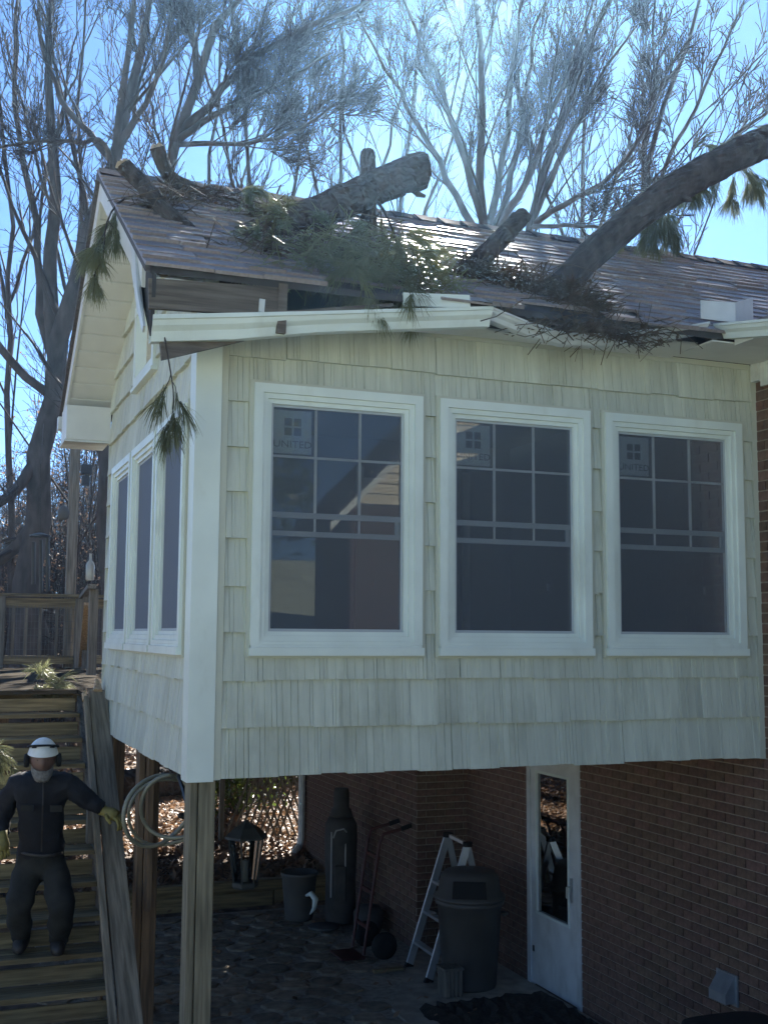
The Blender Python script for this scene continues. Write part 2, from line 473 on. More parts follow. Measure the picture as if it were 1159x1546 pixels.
def window(T, w, z0, z1, label, side=1):
    """local: x 0..w across, o outward, z up. children of the house: window > its pieces"""
    b = MB(T); frame(b, -.022, w+.022, z0-.014, z1+.018, .0215, -.01, .030)
    win = b.build('window', M['siding_trim'], house); win['label'] = label
    b = MB(T); frame(b, 0, w, z0+.06, z1, .052, -.01, .048, .02); b.build('casing', M['white'], win)
    b = MB(T); frame(b, .0525, w-.0525, z0+.0805, z1-.0525, .03, -.01, .034, .03); frame(b, .083, w-.083, z0+.111, z1-.083, .026, -.04, .018, .024)
    b.build('frame', M['white'], win)
    b = MB(T); b.box(-.006, w+.006, -.01, .062, z0, z0+.045); b.box(.004, w-.004, -.01, .050, z0+.0455, z0+.0595); b.build('sill', M['white'], win)
    gx0, gx1, gz0, gz1 = .110, w-.110, z0+.136, z1-.110
    b = MB(T); frame(b, gx0, gx1, gz0, gz1, .014, -.03, .004); b.build('screen_frame', M['sash'], win)
    zm = gz0+(gz1-gz0)*.475
    b = MB(T); b.box(gx0+.0145, gx1-.0145, -.028, .000, zm+.03, zm+.062); b.build('meeting_rail', M['sash'], win)
    b = MB(T); b.box(gx0+.0145, gx1-.0145, -.028, -.003, zm-.075, zm-.045); b.box(gx1-.045, gx1-.0215, -.027, -.004, zm-.0445, zm+.0295); b.build('lower_sash_rail', M['sash'], win)
    gw = gx1-gx0
    for i in (1, 2):
        b = MB(T); xx = gx0+gw*i/3
        b.box(xx-.008, xx+.008, -.0095, -.0035, zm+.0625, gz1-.0145); b.box(xx-.006, xx+.006, -.0095, -.0035, zm-.0445, zm+.0295); b.build('muntin', M['white_dull'], win)
    zz = zm+.062+(gz1-zm-.062)*.52
    for i in range(3):
        b = MB(T); xx = gx0+gw*i/3
        b.box(xx+(.0145 if i == 0 else .0083), xx+gw/3-(.0145 if i == 2 else .0083), -.009, -.004, zz-.007, zz+.007); b.build('muntin', M['white_dull'], win)
    b = MB(T); b.box(gx0+.002, gx1-.002, -.014, -.010, zm-.046, gz1-.002); b.build('pane', M['glass'], win)
    b = MB(T); b.box(gx0+.002, gx1-.002, -.014, -.010, gz0+.002, zm-.048); b.build('pane', M['glass'], win)
    b = MB(T); b.box(gx0+.0142, gx1-.0142, .0015, .0025, gz0+.0142, gz1-.0142); b.build('insect_screen', M['screen'] if side else M['screen_side'], win)
    if side:
        sx, sz, sw, sh = gx0+.022, gz1-.275, .225, .25
        b = MB(T); b.box(sx, sx+sw, -.019, -.0172, sz, sz+sh); st = b.build('sticker', M['paper'], win)
        text_mesh('UNITED', .058, lambda x, o, z: T(sx+sw*.5+x, -.0165, sz+.035+z), M['ink'], win, 'sticker_lettering')
        b = MB(T)
        for (i, j) in ((0,0),(1,0),(0,1),(1,1)):
            cx, cz = sx+sw*.5+(i-.5)*.056, sz+.155+(j-.5)*.056
            s_ = 1 if (i+j) % 2 else -1
            b.add([(cx-.022, -.0165, cz-.022), (cx+.022, -.0165, cz-.022), (cx+.022, -.0165, cz+.022), (cx-.022, -.0165, cz+.022)], [(0,1,2,3)])
        b.build('sticker_logo', M['ink'], win)
    b = MB(T); b.box(gx1-.16, gx1-.145, -.05, -.04, gz0+.26, gz0+.31); b.build('sash_cord_tassel', M['roomtrim'], win)
    return win
for (a, c), lb in zip(WIN, ('window next to the white corner trim, reflecting the house opposite', 'middle window of the front row', 'window next to the brick wall')):
    window(lambda x, o, z, a=a: (a+x, -o, z), c-a, WZ0, WZ1, lb)
for (a, c), lb in zip(LWIN, ('farthest narrow-looking side window', 'middle side window', 'side window nearest the corner trim')):
    window(lambda x, o, z, c=c: (-o, c-x, z), c-a, WZ0, 4.40, lb, side=0)
# gable window high in the left wall
T = lambda x, o, z: (-o, 2.2-x, z)
b = MB(T); frame(b, 0, .84, 4.87, 5.48, .07, -.01, .035); gw_ = b.build('gable_window', M['white'], house)
b = MB(T); b.box(.07, .77, -.012, -.006, 4.94, 5.41); b.build('pane', M['glass'], gw_)
b = MB(T); b.box(-.02, .86, -.005, .05, 4.845, 4.869); b.build('sill', M['white'], gw_)

# interior (dark, unfinished room)
b = MB(); b.box(.11, W-.01, D-.12, D-.03, ZB+.285, 4.85); b.build('interior_wall', M['room'], house)
b = MB(); b.box(W-.09, W-.012, .105, D-.125, ZB+.285, 4.85); b.build('interior_wall', M['room'], house)
b = MB(); b.box(.105, W-.01, .105, D-.02, 4.86, 4.90); b.build('interior_ceiling', M['room'], house)
for x in (.75, 1.32, 2.15, 2.6, 3.2):
    b = MB(); b.box(x, x+.07, D-.15, D-.1205, ZB+.285, 4.6); b.build('interior_trim', M['roomtrim'], house)
b = MB(); b.box(2.22, 2.599, D-.135, D-.1205, ZB+.285, 4.5); b.build('interior_door', M['roomtrim'], house)

# posts under the sunroom ----------------------------------------------
def post6(x0, y0, z1, m, split=True, w=.14, lab=None):
    b = MB(); g = .006
    b.bevbox(x0, x0+w*.30, y0, y0+w, -.05, z1, .004); b.bevbox(x0+w*.30+g, x0+w, y0-.004, y0+w, -.05, z1, .004)
    return b.build('support_post', m, house)
post6(.005, .01, ZB+.24, M['post'])
post6(.02, 1.76, ZB+.24, M['post_brown'])
post6(.03, D-.17, ZB+.24, M['post_brown'])
b = MB(); b.beam((.09, 1.70, 1.25), (.09, 1.74, ZB+.2), .09, .035, (1,0,0)); b.build('post_brace', M['post_brown'], house)

# roof ------------------------------------------------------------------
X0R, X1R = -.38, 6.5
b = MB()
for (ya, yb) in ((YE+.02, YR), (YR+.001, D+.43)):
    p = [(X0R+.02, ya, roof_z(ya)-.022), (X0R+.02, yb, roof_z(yb)-.022), (X0R+.02, yb, roof_z(yb)-.06), (X0R+.02, ya, roof_z(ya)-.06)]
    b.prism(p, (X1R-X0R, 0, 0))
roof = b.build('roof', M['felt'], house)
# shingles, single tabs in courses
sl_len = math.hypot(1, SL); nvec = Vector((0, -SL, 1)).normalized(); dvec = Vector((0, 1, SL)).normalized()
tabs = []
L = (YR-YE)*sl_len; EXP = .142
def tab_mesh(w, h, t):
    m_ = MB(); m_.add([(0,0,0),(w,0,0),(w,h,0),(0,h,0),(.002,.0,t),(w-.002,.0,t),(w,h,.003),(0,h,.003)],
                      [(0,3,2,1),(4,5,6,7),(0,1,5,4),(1,2,6,5),(3,0,4,7)])
    me = bpy.data.meshes.new('shingle'); me.from_pydata(m_.v, [], m_.f); me.materials.append(M['shingle']); return me
tab_pool = [tab_mesh(w, EXP+.03, t) for w in (.21, .26, .31, .36) for t in (.014, .019, .026)]
wid = [w for w in (.21, .26, .31, .36) for t in range(3)]
rows = int(L/EXP)
for r in range(rows+1):
    s0 = r*EXP-.02; x = X0R-.01
    while x < X1R-.1:
        k = random.randrange(12)
        tabs.append((r, x, s0, k))
        x += wid[k]+.002
def tab_mat(x, s0):
    o = Vector((x, YE, roof_z(YE)-.012))+dvec*(s0+U(-.006, .006))+nvec*(.0+U(0, .004))
    tl = U(-.012, .012)
    return Matrix(((1, dvec.x, nvec.x, o.x), (0, dvec.y, nvec.y, o.y), (0, dvec.z+tl*.3, nvec.z, o.z), (0, 0, 0, 1)))
def valley_hidden(x, s0):
    y = YE+s0/sl_len
    return x+.05 > 3.33+(y-YE)*1.4+.25
tabs = [t for t in tabs if not valley_hidden(t[1], t[2])]
hole = lambda x, s0: (0.32 < x < .95 and s0 < .10 and random.random() < .8) or (1.75 < x < 2.35 and s0 < .30 and random.random() < .55)
tabs = [t for t in tabs if not hole(t[1], t[2])]
# the largest-looking ones (nearest the eave) are single pieces, the others one mass
key = lambda t: (Vector((t[1], YE+t[2]/sl_len, roof_z(YE+t[2]/sl_len)))-CAM).length
tabs.sort(key=key)
for (r, x, s0, k) in tabs[:298]:
    o = link('shingle', tab_pool[k], roof); o.matrix_local = tab_mat(x, s0)
mb = MB()
for (r, x, s0, k) in tabs[298:]:
    mt = tab_mat(x, s0); me = tab_pool[k]
    mb.add([mt @ v.co for v in me.vertices], [tuple(p.vertices) for p in me.polygons])
mb.build('shingles', M['shingle'], roof, kind='stuff')
x = X0R
while x < X1R-.4:                                   # ridge caps
    b = MB(); w = .2
    for sgn in (-1, 1):
        b.add([(x, YR, ZR+.030), (x+w+.03, YR, ZR+.020), (x+w+.03, YR+sgn*.15, ZR-.09+.012), (x, YR+sgn*.15, ZR-.09+.024),
               (x, YR+sgn*.15, ZR-.09), (x, YR, ZR+.0)], [(0,1,2,3) if sgn < 0 else (3,2,1,0), (0,3,4,5)])
    b.build('ridge_cap', M['ridge'], roof); x += w
# the far slope's shingles are not in view: one felt sheet with the same covering
b = MB(); p = [(X0R, YR+.01, roof_z(YR)-.0), (X0R, D+.45, roof_z(D+.45)), (X0R, D+.45, roof_z(D+.45)-.02), (X0R, YR+.01, roof_z(YR)-.02)]
b.prism(p, (X1R-X0R, 0, 0)); b.build('back_slope', M['shingle'], roof)
# rake boards: outer fascia and soffit panels
def rake(ya, yb, name, m, t0, t1, x0, x1):
    b = MB(); p = [(x0, ya, roof_z(ya)-t0), (x0, yb, roof_z(yb)-t0), (x0, yb, roof_z(yb)-t1), (x0, ya, roof_z(ya)-t1)]
    b.prism(p, (x1-x0, 0, 0)); return b.build(name, m, house)
rake(YR, D+.43, 'rake_fascia', M['soffit'], .055, .21, -.365, -.345)
rake(YE+.25, YR, 'rake_fascia', M['soffit'], .055, .21, -.365, -.345)
rake(YR, D+.44, 'drip_edge', M['ridge'], .0, .054, -.392, -.362)
rake(YE, YR, 'drip_edge', M['ridge'], .005, .05, -.388, -.362)
n = 13
for i in range(n):                                  # soffit panels under the far rake
    ya = YR+.0+(D+.36-YR)*i/n; yb = YR+(D+.36-YR)*(i+1)/n-.016
    b = MB(); p = [(-.344, ya, roof_z(ya)-.185), (-.344, yb, roof_z(yb)-.185), (-.344, yb, roof_z(yb)-.20), (-.344, ya, roof_z(ya)-.20)]
    b.prism(p, (.35, 0, 0)); b.build('soffit_panel', M['soffit'], house)
for i in range(10):
    ya = YE+.45+(YR-YE-.45)*i/10; yb = YE+.45+(YR-YE-.45)*(i+1)/10-.006
    b = MB(); p = [(-.344, ya, roof_z(ya)-.185), (-.344, yb, roof_z(yb)-.185), (-.344, yb, roof_z(yb)-.20), (-.344, ya, roof_z(ya)-.20)]
    b.prism(p, (.35, 0, 0)); b.build('soffit_panel', M['soffit'], house)
# boxed eave return at the far corner
b = MB(); b.prism([(-.372, D-.06, 4.69), (-.372, D+.36, 4.69), (-.372, D+.36, 4.98), (-.372, D-.06, 4.975)], (.36, 0, 0)); b.build('eave_return', M['soffit'], house)
b = MB(); b.box(-.385, -.02, D-.05, D+.37, 4.672, 4.689); b.build('eave_return_trim', M['white_dull'], house)
b = MB(); b.box(-.40, -.05, D+.375, D+.48, 4.84, 4.95); b.build('back_gutter', M['white_dull'], house)

# torn front eave: rafters, broken sub-fascia, gutter -----------------------
for i, x in enumerate((-.30, .34, .92, 1.5, 2.06, 2.6, 3.15)):
    b = MB(); y0 = YE+.05+(.12 if i in (1, 2) else 0)
    p = [(x, y0, roof_z(y0)-.062), (x, YR-.02, ZR-.075), (x, YR-.02, ZR-.21), (x, .1, roof_z(.1)-.20), (x, y0, max(roof_z(y0)-.185, 4.945))]
    b.prism(p, (.038, 0, 0)); b.build('rafter', M['rawwood'], house)
b = MB(); b.beam((-.36, YE+.05, 4.84), (.33, YE+.04, 4.87), .028, .16, (0,0,1)); b.build('broken_fascia_board', M['rawwood'], house)
b = MB(); b.beam((.35, YE+.06, 4.70), (.355, YE+.05, 4.97), .05, .07, (0,1,0)); b.build('rafter_tail', M['rawwood'], house)
b = MB(); b.beam((.235, YE+.02, 4.80), (.24, YE+.02, 4.87), .03, .012, (0,1,0)); b.build('metal_tag', M['white_dull'], house)
b = MB(); b.prism([(-.30, YE+.08, 4.70), (-.28, YE+.06, 4.50), (.45, YE+.15, 4.76), (.40, YE+.15, 4.80)], (0, .025, 0)); b.build('broken_fascia_board', M['rawwood'], house)
b = MB(); b.beam((1.05, YE+.02, 4.96), (1.45, YE+.0, 4.985), .02, .075); b.build('bent_fascia_trim', M['white'], house)
b = MB(); b.beam((.3, YE+.03, 4.80), (1.0, YE+.05, 4.93), .012, .02); b.build('broken_lath', M['rawwood'], house)
# torn rake end hanging at the corner
b = MB(); b.prism([(-.37, .35, roof_z(.35)-.05), (-.372, .05, roof_z(.05)-.05), (-.39, -.20, 4.92), (-.375, -.36, 4.68), (-.37, -.30, 4.66), (-.365, -.05, 4.86), (-.36, .35, roof_z(.35)-.17)], (.012, 0, 0)); b.build('torn_rake_fascia', M['white_dull'], house)
b = MB(); b.prism([(-.345, YE+.02, 4.95), (-.345, .3, 5.36), (-.345, .3, 5.22), (-.345, -.2, 4.80), (-.345, YE+.06, 4.62)], (.02, 0, 0)); b.build('torn_rake_board', M['felt'], house)

GP = [(-.34, 4.72), (.1, 4.778), (.56, 4.838), (1.1, 4.91), (1.58, 4.973), (1.60, 4.973), (1.86, 4.915), (2.10, 4.878), (2.35, 4.896), (2.6, 4.938), (2.9, 4.995), (3.10, 5.045)]
def gutter_prof(hgt=.105):   # (outward, dz): K-style
    return [(.0, 0), (.0, -hgt), (.065, -hgt), (.078, -hgt*.62), (.100, -hgt*.42), (.108, -.022), (.118, -.018), (.118, 0), (.108, 0), (.104, -.014), (.096, -hgt*.38), (.074, -hgt*.58), (.062, -hgt+.006), (.006, -hgt+.006), (.006, 0)]
def sweep(pts, prof, name, m, ydir=-1):
    b = MB(); n = len(prof); vs = []
    for (x, y, z, h) in pts:
        vs += [(x, y+ydir*o, z+dz*h) for o, dz in prof]
    f = []
    for i in range(len(pts)-1):
        for j in range(n):
            j2 = (j+1) % n; f.append((i*n+j, i*n+j2, (i+1)*n+j2, (i+1)*n+j))
    f.append(tuple(range(n))); f.append(tuple(reversed(range((len(pts)-1)*n, len(pts)*n))))
    b.add(vs, f); return b.build(name, m, house)
sweep([(x, -.33+(.006*math.sin(x*3)), z, 1.25 if x < .2 else 1.0) for x, z in GP[:6]], gutter_prof(), 'gutter_section', M['white'])
sweep([(x, -.33+(.02 if 1.7 < x < 2.5 else 0), z, .58) for x, z in GP[5:]], gutter_prof(), 'bent_gutter_section', M['white_dull'])
# bent soffit sheet under the gutter
b = MB(); vs = []; f = []
for (x, z) in GP[2:]:
    vs += [(x, -.325, z-.10 if x < 1.7 else min(z-.055, 4.926)), (x, -.015, ZW-.012 if x > .9 else ZW-.02)]
for i in range(len(vs)//2-1): f.append((2*i, 2*i+1, 2*i+3, 2*i+2))
vs2 = [(p[0], p[1], p[2]+.012) for p in vs]; k = len(vs)
b.add(vs+vs2, f+[tuple(reversed([i+k for i in q])) for q in f]+[(0, 2, k+2, k)][:0]); b.build('crumpled_soffit', M['soffit'], house)
# straight soffit and gutter of the main house, coming towards the viewer
XE = 3.30
b = MB(); b.box(3.12, W-.005, -.44, -.02, ZW+.002, ZW+.012); b.build('soffit_panel', M['soffit'], house)
for i in range(9):
    y1_ = -.445-i*.42
    b = MB(); b.box(XE, W-.005, y1_-.414, y1_, ZW+.002, ZW+.014); b.build('soffit_panel', M['soffit'], house)
b = MB(); b.box(XE-.02, XE-.001, -5.2, -.45, ZW-.01, 4.985); b.build('fascia', M['white_dull'], house)
b = MB(); pr = gutter_prof(.11)
vs = []; ys_ = ((-2.4, 4.66), (-.40, 5.05))
for y, zg in ys_: vs += [(XE-.021-o, y, zg+dz*.85) for o, dz in pr]
nn = len(pr); b.add(vs, [(j, nn+j, nn+(j+1) % nn, (j+1) % nn) for j in range(nn)]+[tuple(reversed(range(nn))), tuple(range(nn, 2*nn))]); b.build('gutter_section', M['white'], house)
b = MB(); b.box(W-.05, W+.02, -.09, -.02, 4.80, ZW-.0); b.box(W-.03, W-.002, -5.1, -.092, 4.76, ZW); b.build('frieze_board', M['white_dull'], house)
# splash guard at the inside corner of the gutters
b = MB(); b.prism([(3.04, -.44, 5.06), (3.30, -.44, 5.06), (3.30, -.44, 5.19), (3.04, -.44, 5.175)], (0, .006, 0)); b.prism([(3.301, -.44, 5.06), (3.55, -.30, 5.10), (3.55, -.30, 5.29), (3.301, -.44, 5.19)], (0, .006, 0))
b.build('splash_guard', M['white_dull'], house)
# main roof
b = MB(); xr, zr = 8.6, 5.03+.42*(8.6-XE)
b.prism([(XE, -5.4, 5.03), (xr, -5.4, zr), (xr, -5.4, zr-.06), (XE, -5.4, 4.97)], (0, 4.95, 0))
b.prism([(XE+.0, -.45, 5.03), (xr, 4.85, zr), (xr, -.45, zr)], (0, 0, -.06))
b.prism([(6.4, 1.8, 6.33), (xr, 1.8, zr), (xr, 8.6, zr), (6.4, 8.6, 6.33)], (0, 0, -.06))
b.prism([(xr, -5.4, zr), (13.8, -5.4, 5.03), (13.8, -5.4, 4.97), (xr, -5.4, zr-.06)], (0, 14, 0))
b.build('main_roof', M['shingle'], house)

# brick walls ------------------------------------------------------------
BH, BL, JT = .0677, .2032, .010
def brick_mesh(l):
    m_ = MB(); m_.bevbox(0, l, -.006, .06, 0, BH-JT, .003)
    me = bpy.data.meshes.new('brick'); 
    return m_
bm_full = MB(); bm_full.box(0, BL-JT, -.007, .05, 0, BH-JT)
me_full = bpy.data.meshes.new('brick'); me_full.from_pydata(bm_full.v, [], bm_full.f); me_full.materials.append(M['brick'])
bm_half = MB(); bm_half.box(0, BL/2-JT, -.007, .05, 0, BH-JT)
me_half = bpy.data.meshes.new('brick'); me_half.from_pydata(bm_half.v, [], bm_half.f); me_half.materials.append(M['brick'])
DOORY = (2.345, 3.275); DOORZ = 2.06
def brick_wall(org, ux, length, z1, holes, nparts, label=None, zmin_vis=None):
    """org: start point at the face; ux: unit direction along; bricks face to the LEFT-hand normal"""
    ux = Vector(ux); nin = Vector((0,0,1)).cross(ux)        # into the wall
    A = Matrix(((ux.x, nin.x, 0, 0), (ux.y, nin.y, 0, 0), (0, 0, 1, 0), (0, 0, 0, 1)))
    b = MB(lambda x, y, z: tuple(Vector(org)+ux*x+nin*y+Vector((0,0,z))))
    for r in subtract((0, length, -.05, z1), holes): b.box(r[0], r[1], .0025, .12, r[2], r[3])
    wl = b.build('brick_wall', M['mortar'], house)
    if label: wl['label'] = label
    items = []
    for r in range(int(z1/BH)):
        z = r*BH+.004; x = -(BL/2)*(r % 2)
        while x < length-.03:
            a, c = max(x, 0), min(x+BL-JT, length)
            for (p, q, s, t) in subtract((a, c, z, z+BH-JT), holes):
                if t-s < .03: continue
                items.append((p, q, z))
            x += BL
    def wc(i): return Vector(org)+ux*((i[0]+i[1])/2)+Vector((0,0,i[2]))
    def keyf(i):
        p = wc(i); c = cam.matrix_world.inverted() @ p
        if c.z > -.1: return 1e9
        u, v = c.x/-c.z*1752.9/579.5, c.y/-c.z*1752.9/773
        hid = abs(u) > 1.03 or abs(v) > 1.03
        # roughly behind the sunroom?
        tt = (0-CAM.y)/(p.y-CAM.y) if p.y > 0.05 else 2
        if 0 < tt < 1 and (CAM.z+(p.z-CAM.z)*tt) > ZB: hid = True
        return (1e6 if hid else 0)+(p-CAM).length
    items.sort(key=keyf)
    for (p, q, z) in items[:nparts]:
        l = q-p
        if abs(l-(BL-JT)) < .002: me = me_full
        elif abs(l-(BL/2-JT)) < .002: me = me_half
        else:
            m_ = MB(); m_.box(0, l, -.007, .05, 0, BH-JT); me = bpy.data.meshes.new('brick'); me.from_pydata(m_.v, [], m_.f); me.materials.append(M['brick'])
        o = link('brick', me, wl)
        pos = Vector(org)+ux*p+nin*U(-.002, .0015)+Vector((0,0,z))
        o.matrix_local = Matrix.Translation(pos) @ A @ Matrix.Rotation(U(-.006, .006), 4, 'Z')
    rest = items[nparts:]
    if rest:
        mb = MB(lambda x, y, z: tuple(Vector(org)+ux*x+nin*y+Vector((0,0,z))))
        for (p, q, z) in rest: mb.box(p, q, -.007, .05, z, z+BH-JT)
        mb.build('bricks', M['brick'], wl, kind='stuff')
    return wl
# long wall with the door, running along -Y (seen from the west): along direction -Y so that 'into the wall' is +X
hole_door = (YJ-DOORY[1]-.0, YJ-DOORY[0]+.0, -.1, DOORZ+.03)
brick_wall((W, YJ, 0), (0, -1, 0), YJ+4.9, 4.93, [hole_door], 298, 'red brick wall with the storm door')
brick_wall((XJ, YJ, 0), (1, 0, 0), W-XJ, 2.9, [], 200, 'short return of the brick wall')
brick_wall((XJ, 8.35, 0), (0, -1, 0), 8.35-YJ, 2.9, [], 290, 'far stretch of brick wall behind the hand truck')
# house body behind (casts the shade)
b = MB(); b.box(W+.13, 13.2, -4.9, 8.3, -.1, 4.95); b.box(XJ+.13, W+.125, YJ+.13, 8.3, -.1, 4.95); b.build('house_body', M['mortar'], house)
b = MB(); b.prism([(W+.13, -4.9, 4.96), (13.2, -4.9, 4.96), (8.6, -4.9, 7.1)], (0, .1, 0)); b.build('end_gable', M['siding'], house)

# storm door --------------------------------------------------------------
T = lambda x, o, z: (W-o, DOORY[1]-x, z)
dw = DOORY[1]-DOORY[0]
b = MB(T); b.box(0, .06, -.03, .02, -.0, DOORZ+.02); b.box(dw-.06, dw, -.03, .02, 0, DOORZ+.02); b.box(.06, dw-.06, -.03, .02, 1.985, DOORZ+.02)
door = b.build('storm_door', M['white_dull'], house); door['label'] = 'white storm door with a tall glass pane under the sunroom'
b = MB(T); 
for r in subtract((.064, dw-.064, .03, 1.98), [(.175, dw-.21, .66, 1.87)]): b.box(r[0], r[1], -.028, .006, r[2], r[3])
b.build('door_leaf', M['white_dull'], door)
b = MB(T); frame(b, .155, dw-.19, .64, 1.89, .022, .0065, .016); b.build('glass_frame', M['white'], door)
b = MB(T); b.box(.175, dw-.21, -.012, -.006, .66, 1.87); b.build('pane', M['dark_glass'], door)
b = MB(T); b.box(.12, dw-.12, -.10, -.09, .05, 1.95); b.build('inner_door', M['room'], door)
b = MB(T); b.box(dw-.16, dw-.135, .0065, .02, .86, 1.06); b.tube([(dw-.148, .02, .99), (dw-.148, .06, .99), (dw-.148, .06, .90)], .008, 6); b.build('handle', M['galv'], door)
b = MB(T); b.box(.09, .11, .0065, .015, .30, .35); b.build('latch', M['black'], door)
b = MB(T); b.box(-.02, dw+.02, -.03, .07, -.10, -.001); b.build('threshold', M['brick'], door)

# downspout, conduit, wall vent ---------------------------------------------
b = MB(); b.tube([(XJ-.06, 8.28, 4.6), (XJ-.06, 8.28, .50), (XJ-.09, 8.26, .40), (XJ-.20, 8.15, .33)], .045, 8); b.build('downspout', M['white_dull'], house)
b = MB(); b.tube([(XJ-.03, 6.55, 2.5), (XJ-.03, 6.55, 1.55)], .03, 8); b.build('conduit', M['galv'], house)
b = MB(); b.box(W-.02, W-.008, .32, .54, .64, .84); b.prism([(W-.02, .34, .83), (W-.10, .34, .72), (W-.10, .34, .66), (W-.02, .34, .66)], (0, .18, 0)); b.build('vent_hood', M['galv'], house)

# ------------------------------------------------------------------ patio
def at(u, v, dist):
    """photo pixel (1159 x 1546 frame) and distance along the view axis -> point in the place"""
    return CAM+(fw+r2*((u-579.5)/1752.9)-u2*((v-773)/1752.9))*dist

b = MB(); b.prism([(-.25, 1.2, -.025), (3.78, 1.2, -.025), (3.78, 4.57, -.025), (3.23, 4.57, -.025), (3.23, 6.75, -.025), (-.25, 6.75, -.025)], (0, 0, .027))
patio = b.build('patio', M['joint']); patio['kind'] = 'structure'
sz_ = .30; rowi = 0; y = 1.5
while y < 6.6:
    x = -.2+(.15 if rowi % 2 else 0)
    while x < 3.1:
        if not (x > 2.2 and y < 3.9) and not (x > 2.75 and y > 4.2):
            cx, cy = x+U(-.03, .03), y+U(-.03, .03); n = random.choice((6, 7, 8)); ph = U(0, 1)
            ring = []
            for i in range(n):
                t = 2*math.pi*(i+ph)/n; r = U(.115, .155)
                ring.append((cx+r*1.05*math.cos(t), cy+r*.95*math.sin(t)))
            hz = .020+U(-.004, .006)
            vs = [(p, q, -.005) for p, q in ring]+[(p, q, hz-.006) for p, q in ring]+[(cx+(p-cx)*.9, cy+(q-cy)*.9, hz) for p, q in ring]
            f = [tuple(range(2*n, 3*n))]
            for k in (0, n):
                for i in range(n): f.append((k+i, k+(i+1) % n, k+n+(i+1) % n, k+n+i))
            m_ = MB(); m_.add(vs, f); m_.build('paver', M['paver'], patio)
        x += sz_
    y += .265; rowi += 1
b = MB(); b.prism([(2.28, 1.2, .0), (3.775, 1.2, .0), (3.775, 4.5, .0), (3.15, 4.45, .0), (2.75, 3.75, .0), (2.34, 2.95, .0)], (0, 0, .022))
o = b.build('concrete_path', M['concrete']); o['kind'] = 'structure'
# bed of dark soil by the door
v = []; f = []
gx, gy = 26, 20
for j in range(gy+1):
    for i in range(gx+1):
        px, py = 2.62+1.12*i/gx, .9+2.05*j/gy
        e = min(i, gx-i, j, gy-j)
        v.append((px+U(-.02, .02)-(.12*j/gy if i == 0 else 0), py+U(-.03, .03)+(U(-.06, .06) if e == 0 else 0), .018+(.0 if e == 0 else U(.012, .055))))
for j in range(gy):
    for i in range(gx): k = j*(gx+1)+i; f.append((k, k+1, k+gx+2, k+gx+1))
m_ = MB(); m_.add(v, f); o = m_.build('soil_bed', M['soil']); o['kind'] = 'structure'
# timber edging of the leaf-covered bank
edge = thing('bank_edging', 'low row of dark timbers edging the leafy bank behind the patio', 'edging', (1.4, 7.0, 0))
for i in range(5):
    x0 = -1.6+i*1.02
    b = MB(); b.bevbox(x0, x0+1.005, 6.93+.03*i, 7.06+.03*i, -.02, .145, .008); b.build('timber', M['deckx'], edge)
    b = MB(); b.bevbox(x0+.3, x0+1.29, 6.95+.03*i, 7.07+.03*i, .148, .265, .008); b.build('timber', M['deckx'], edge)

# ------------------------------------------------------------------ staircase and deck
RS, TR, Y0S, ZD = .19, .25, 4.5, 2.58
st = thing('staircase', 'weathered wooden staircase climbing beside the sunroom to the deck', 'stairs', (-.8, 2.8, 0))
XS0, XS1 = -1.55, -.10
for k in range(0, 14):
    zt = ZD-k*RS; yn = Y0S-k*TR
    if zt < .05: break
    if k > 0:
        for (ya, yb) in ((yn-.02, yn+.115), (yn+.122, yn+TR+.005)):
            b = MB(); b.bevbox(XS0, XS1, ya, yb, zt-.036, zt+U(-.002, .002), .004); b.build('tread', M['deckx'], st)
    b = MB(); b.bevbox(XS0+.01, XS1-.01, yn+.008, yn+.03, max(zt-RS+.004, 0.0), zt-.075, .003); b.build('riser', M['deckx'], st)
for x in (XS0-.04, XS1+.002):
    b = MB(); p = [(x, Y0S+.03, ZD-.05), (x, Y0S-13*TR, ZD-13*RS-.02+.03), (x, Y0S-13*TR-.05, -.02), (x, Y0S-12.2*TR+.15, -.02), (x, Y0S+.03, ZD-.36)]
    b.prism(p, (.038, 0, 0)); b.build('stringer', M['decky'], st)
# handrail by the sunroom: flat cap, inner rail, posts
ra, rb = Vector((-.135, .55, .50)), Vector((-.075, 3.32, 2.62))
b = MB(); b.beam(ra, rb, .14, .036); b.build('handrail_cap', M['rail'], st)
ia, ib = ra+Vector((-.105, 0, -.02)), rb+Vector((-.10, -.10, -.06))
b = MB(); b.beam(ia, ib, .036, .085); b.build('handrail_inner', M['rail'], st)
for t in (.0, .95):
    p = ia.lerp(ib, t); b = MB(); b.bevbox(p.x+.025, p.x+.110, p.y-.045, p.y+.045, max(0, p.z-.98), p.z-.045, .004); b.build('rail_post', M['deckz'], st)
b = MB(); b.tube([rb+Vector((.0, -.02, -.01)), rb+Vector((.01, .05, .05)), rb+Vector((.0, .09, .10))], [.05, .03, .004], 5); b.build('splintered_end', M['splinter'], st)
b = MB(); b.tube([ib+Vector((0, -.02, .0)), ib+Vector((-.01, .04, .05)), ib+Vector((.01, .06, .09))], [.03, .02, .003], 5); b.build('splintered_end', M['splinter'], st)

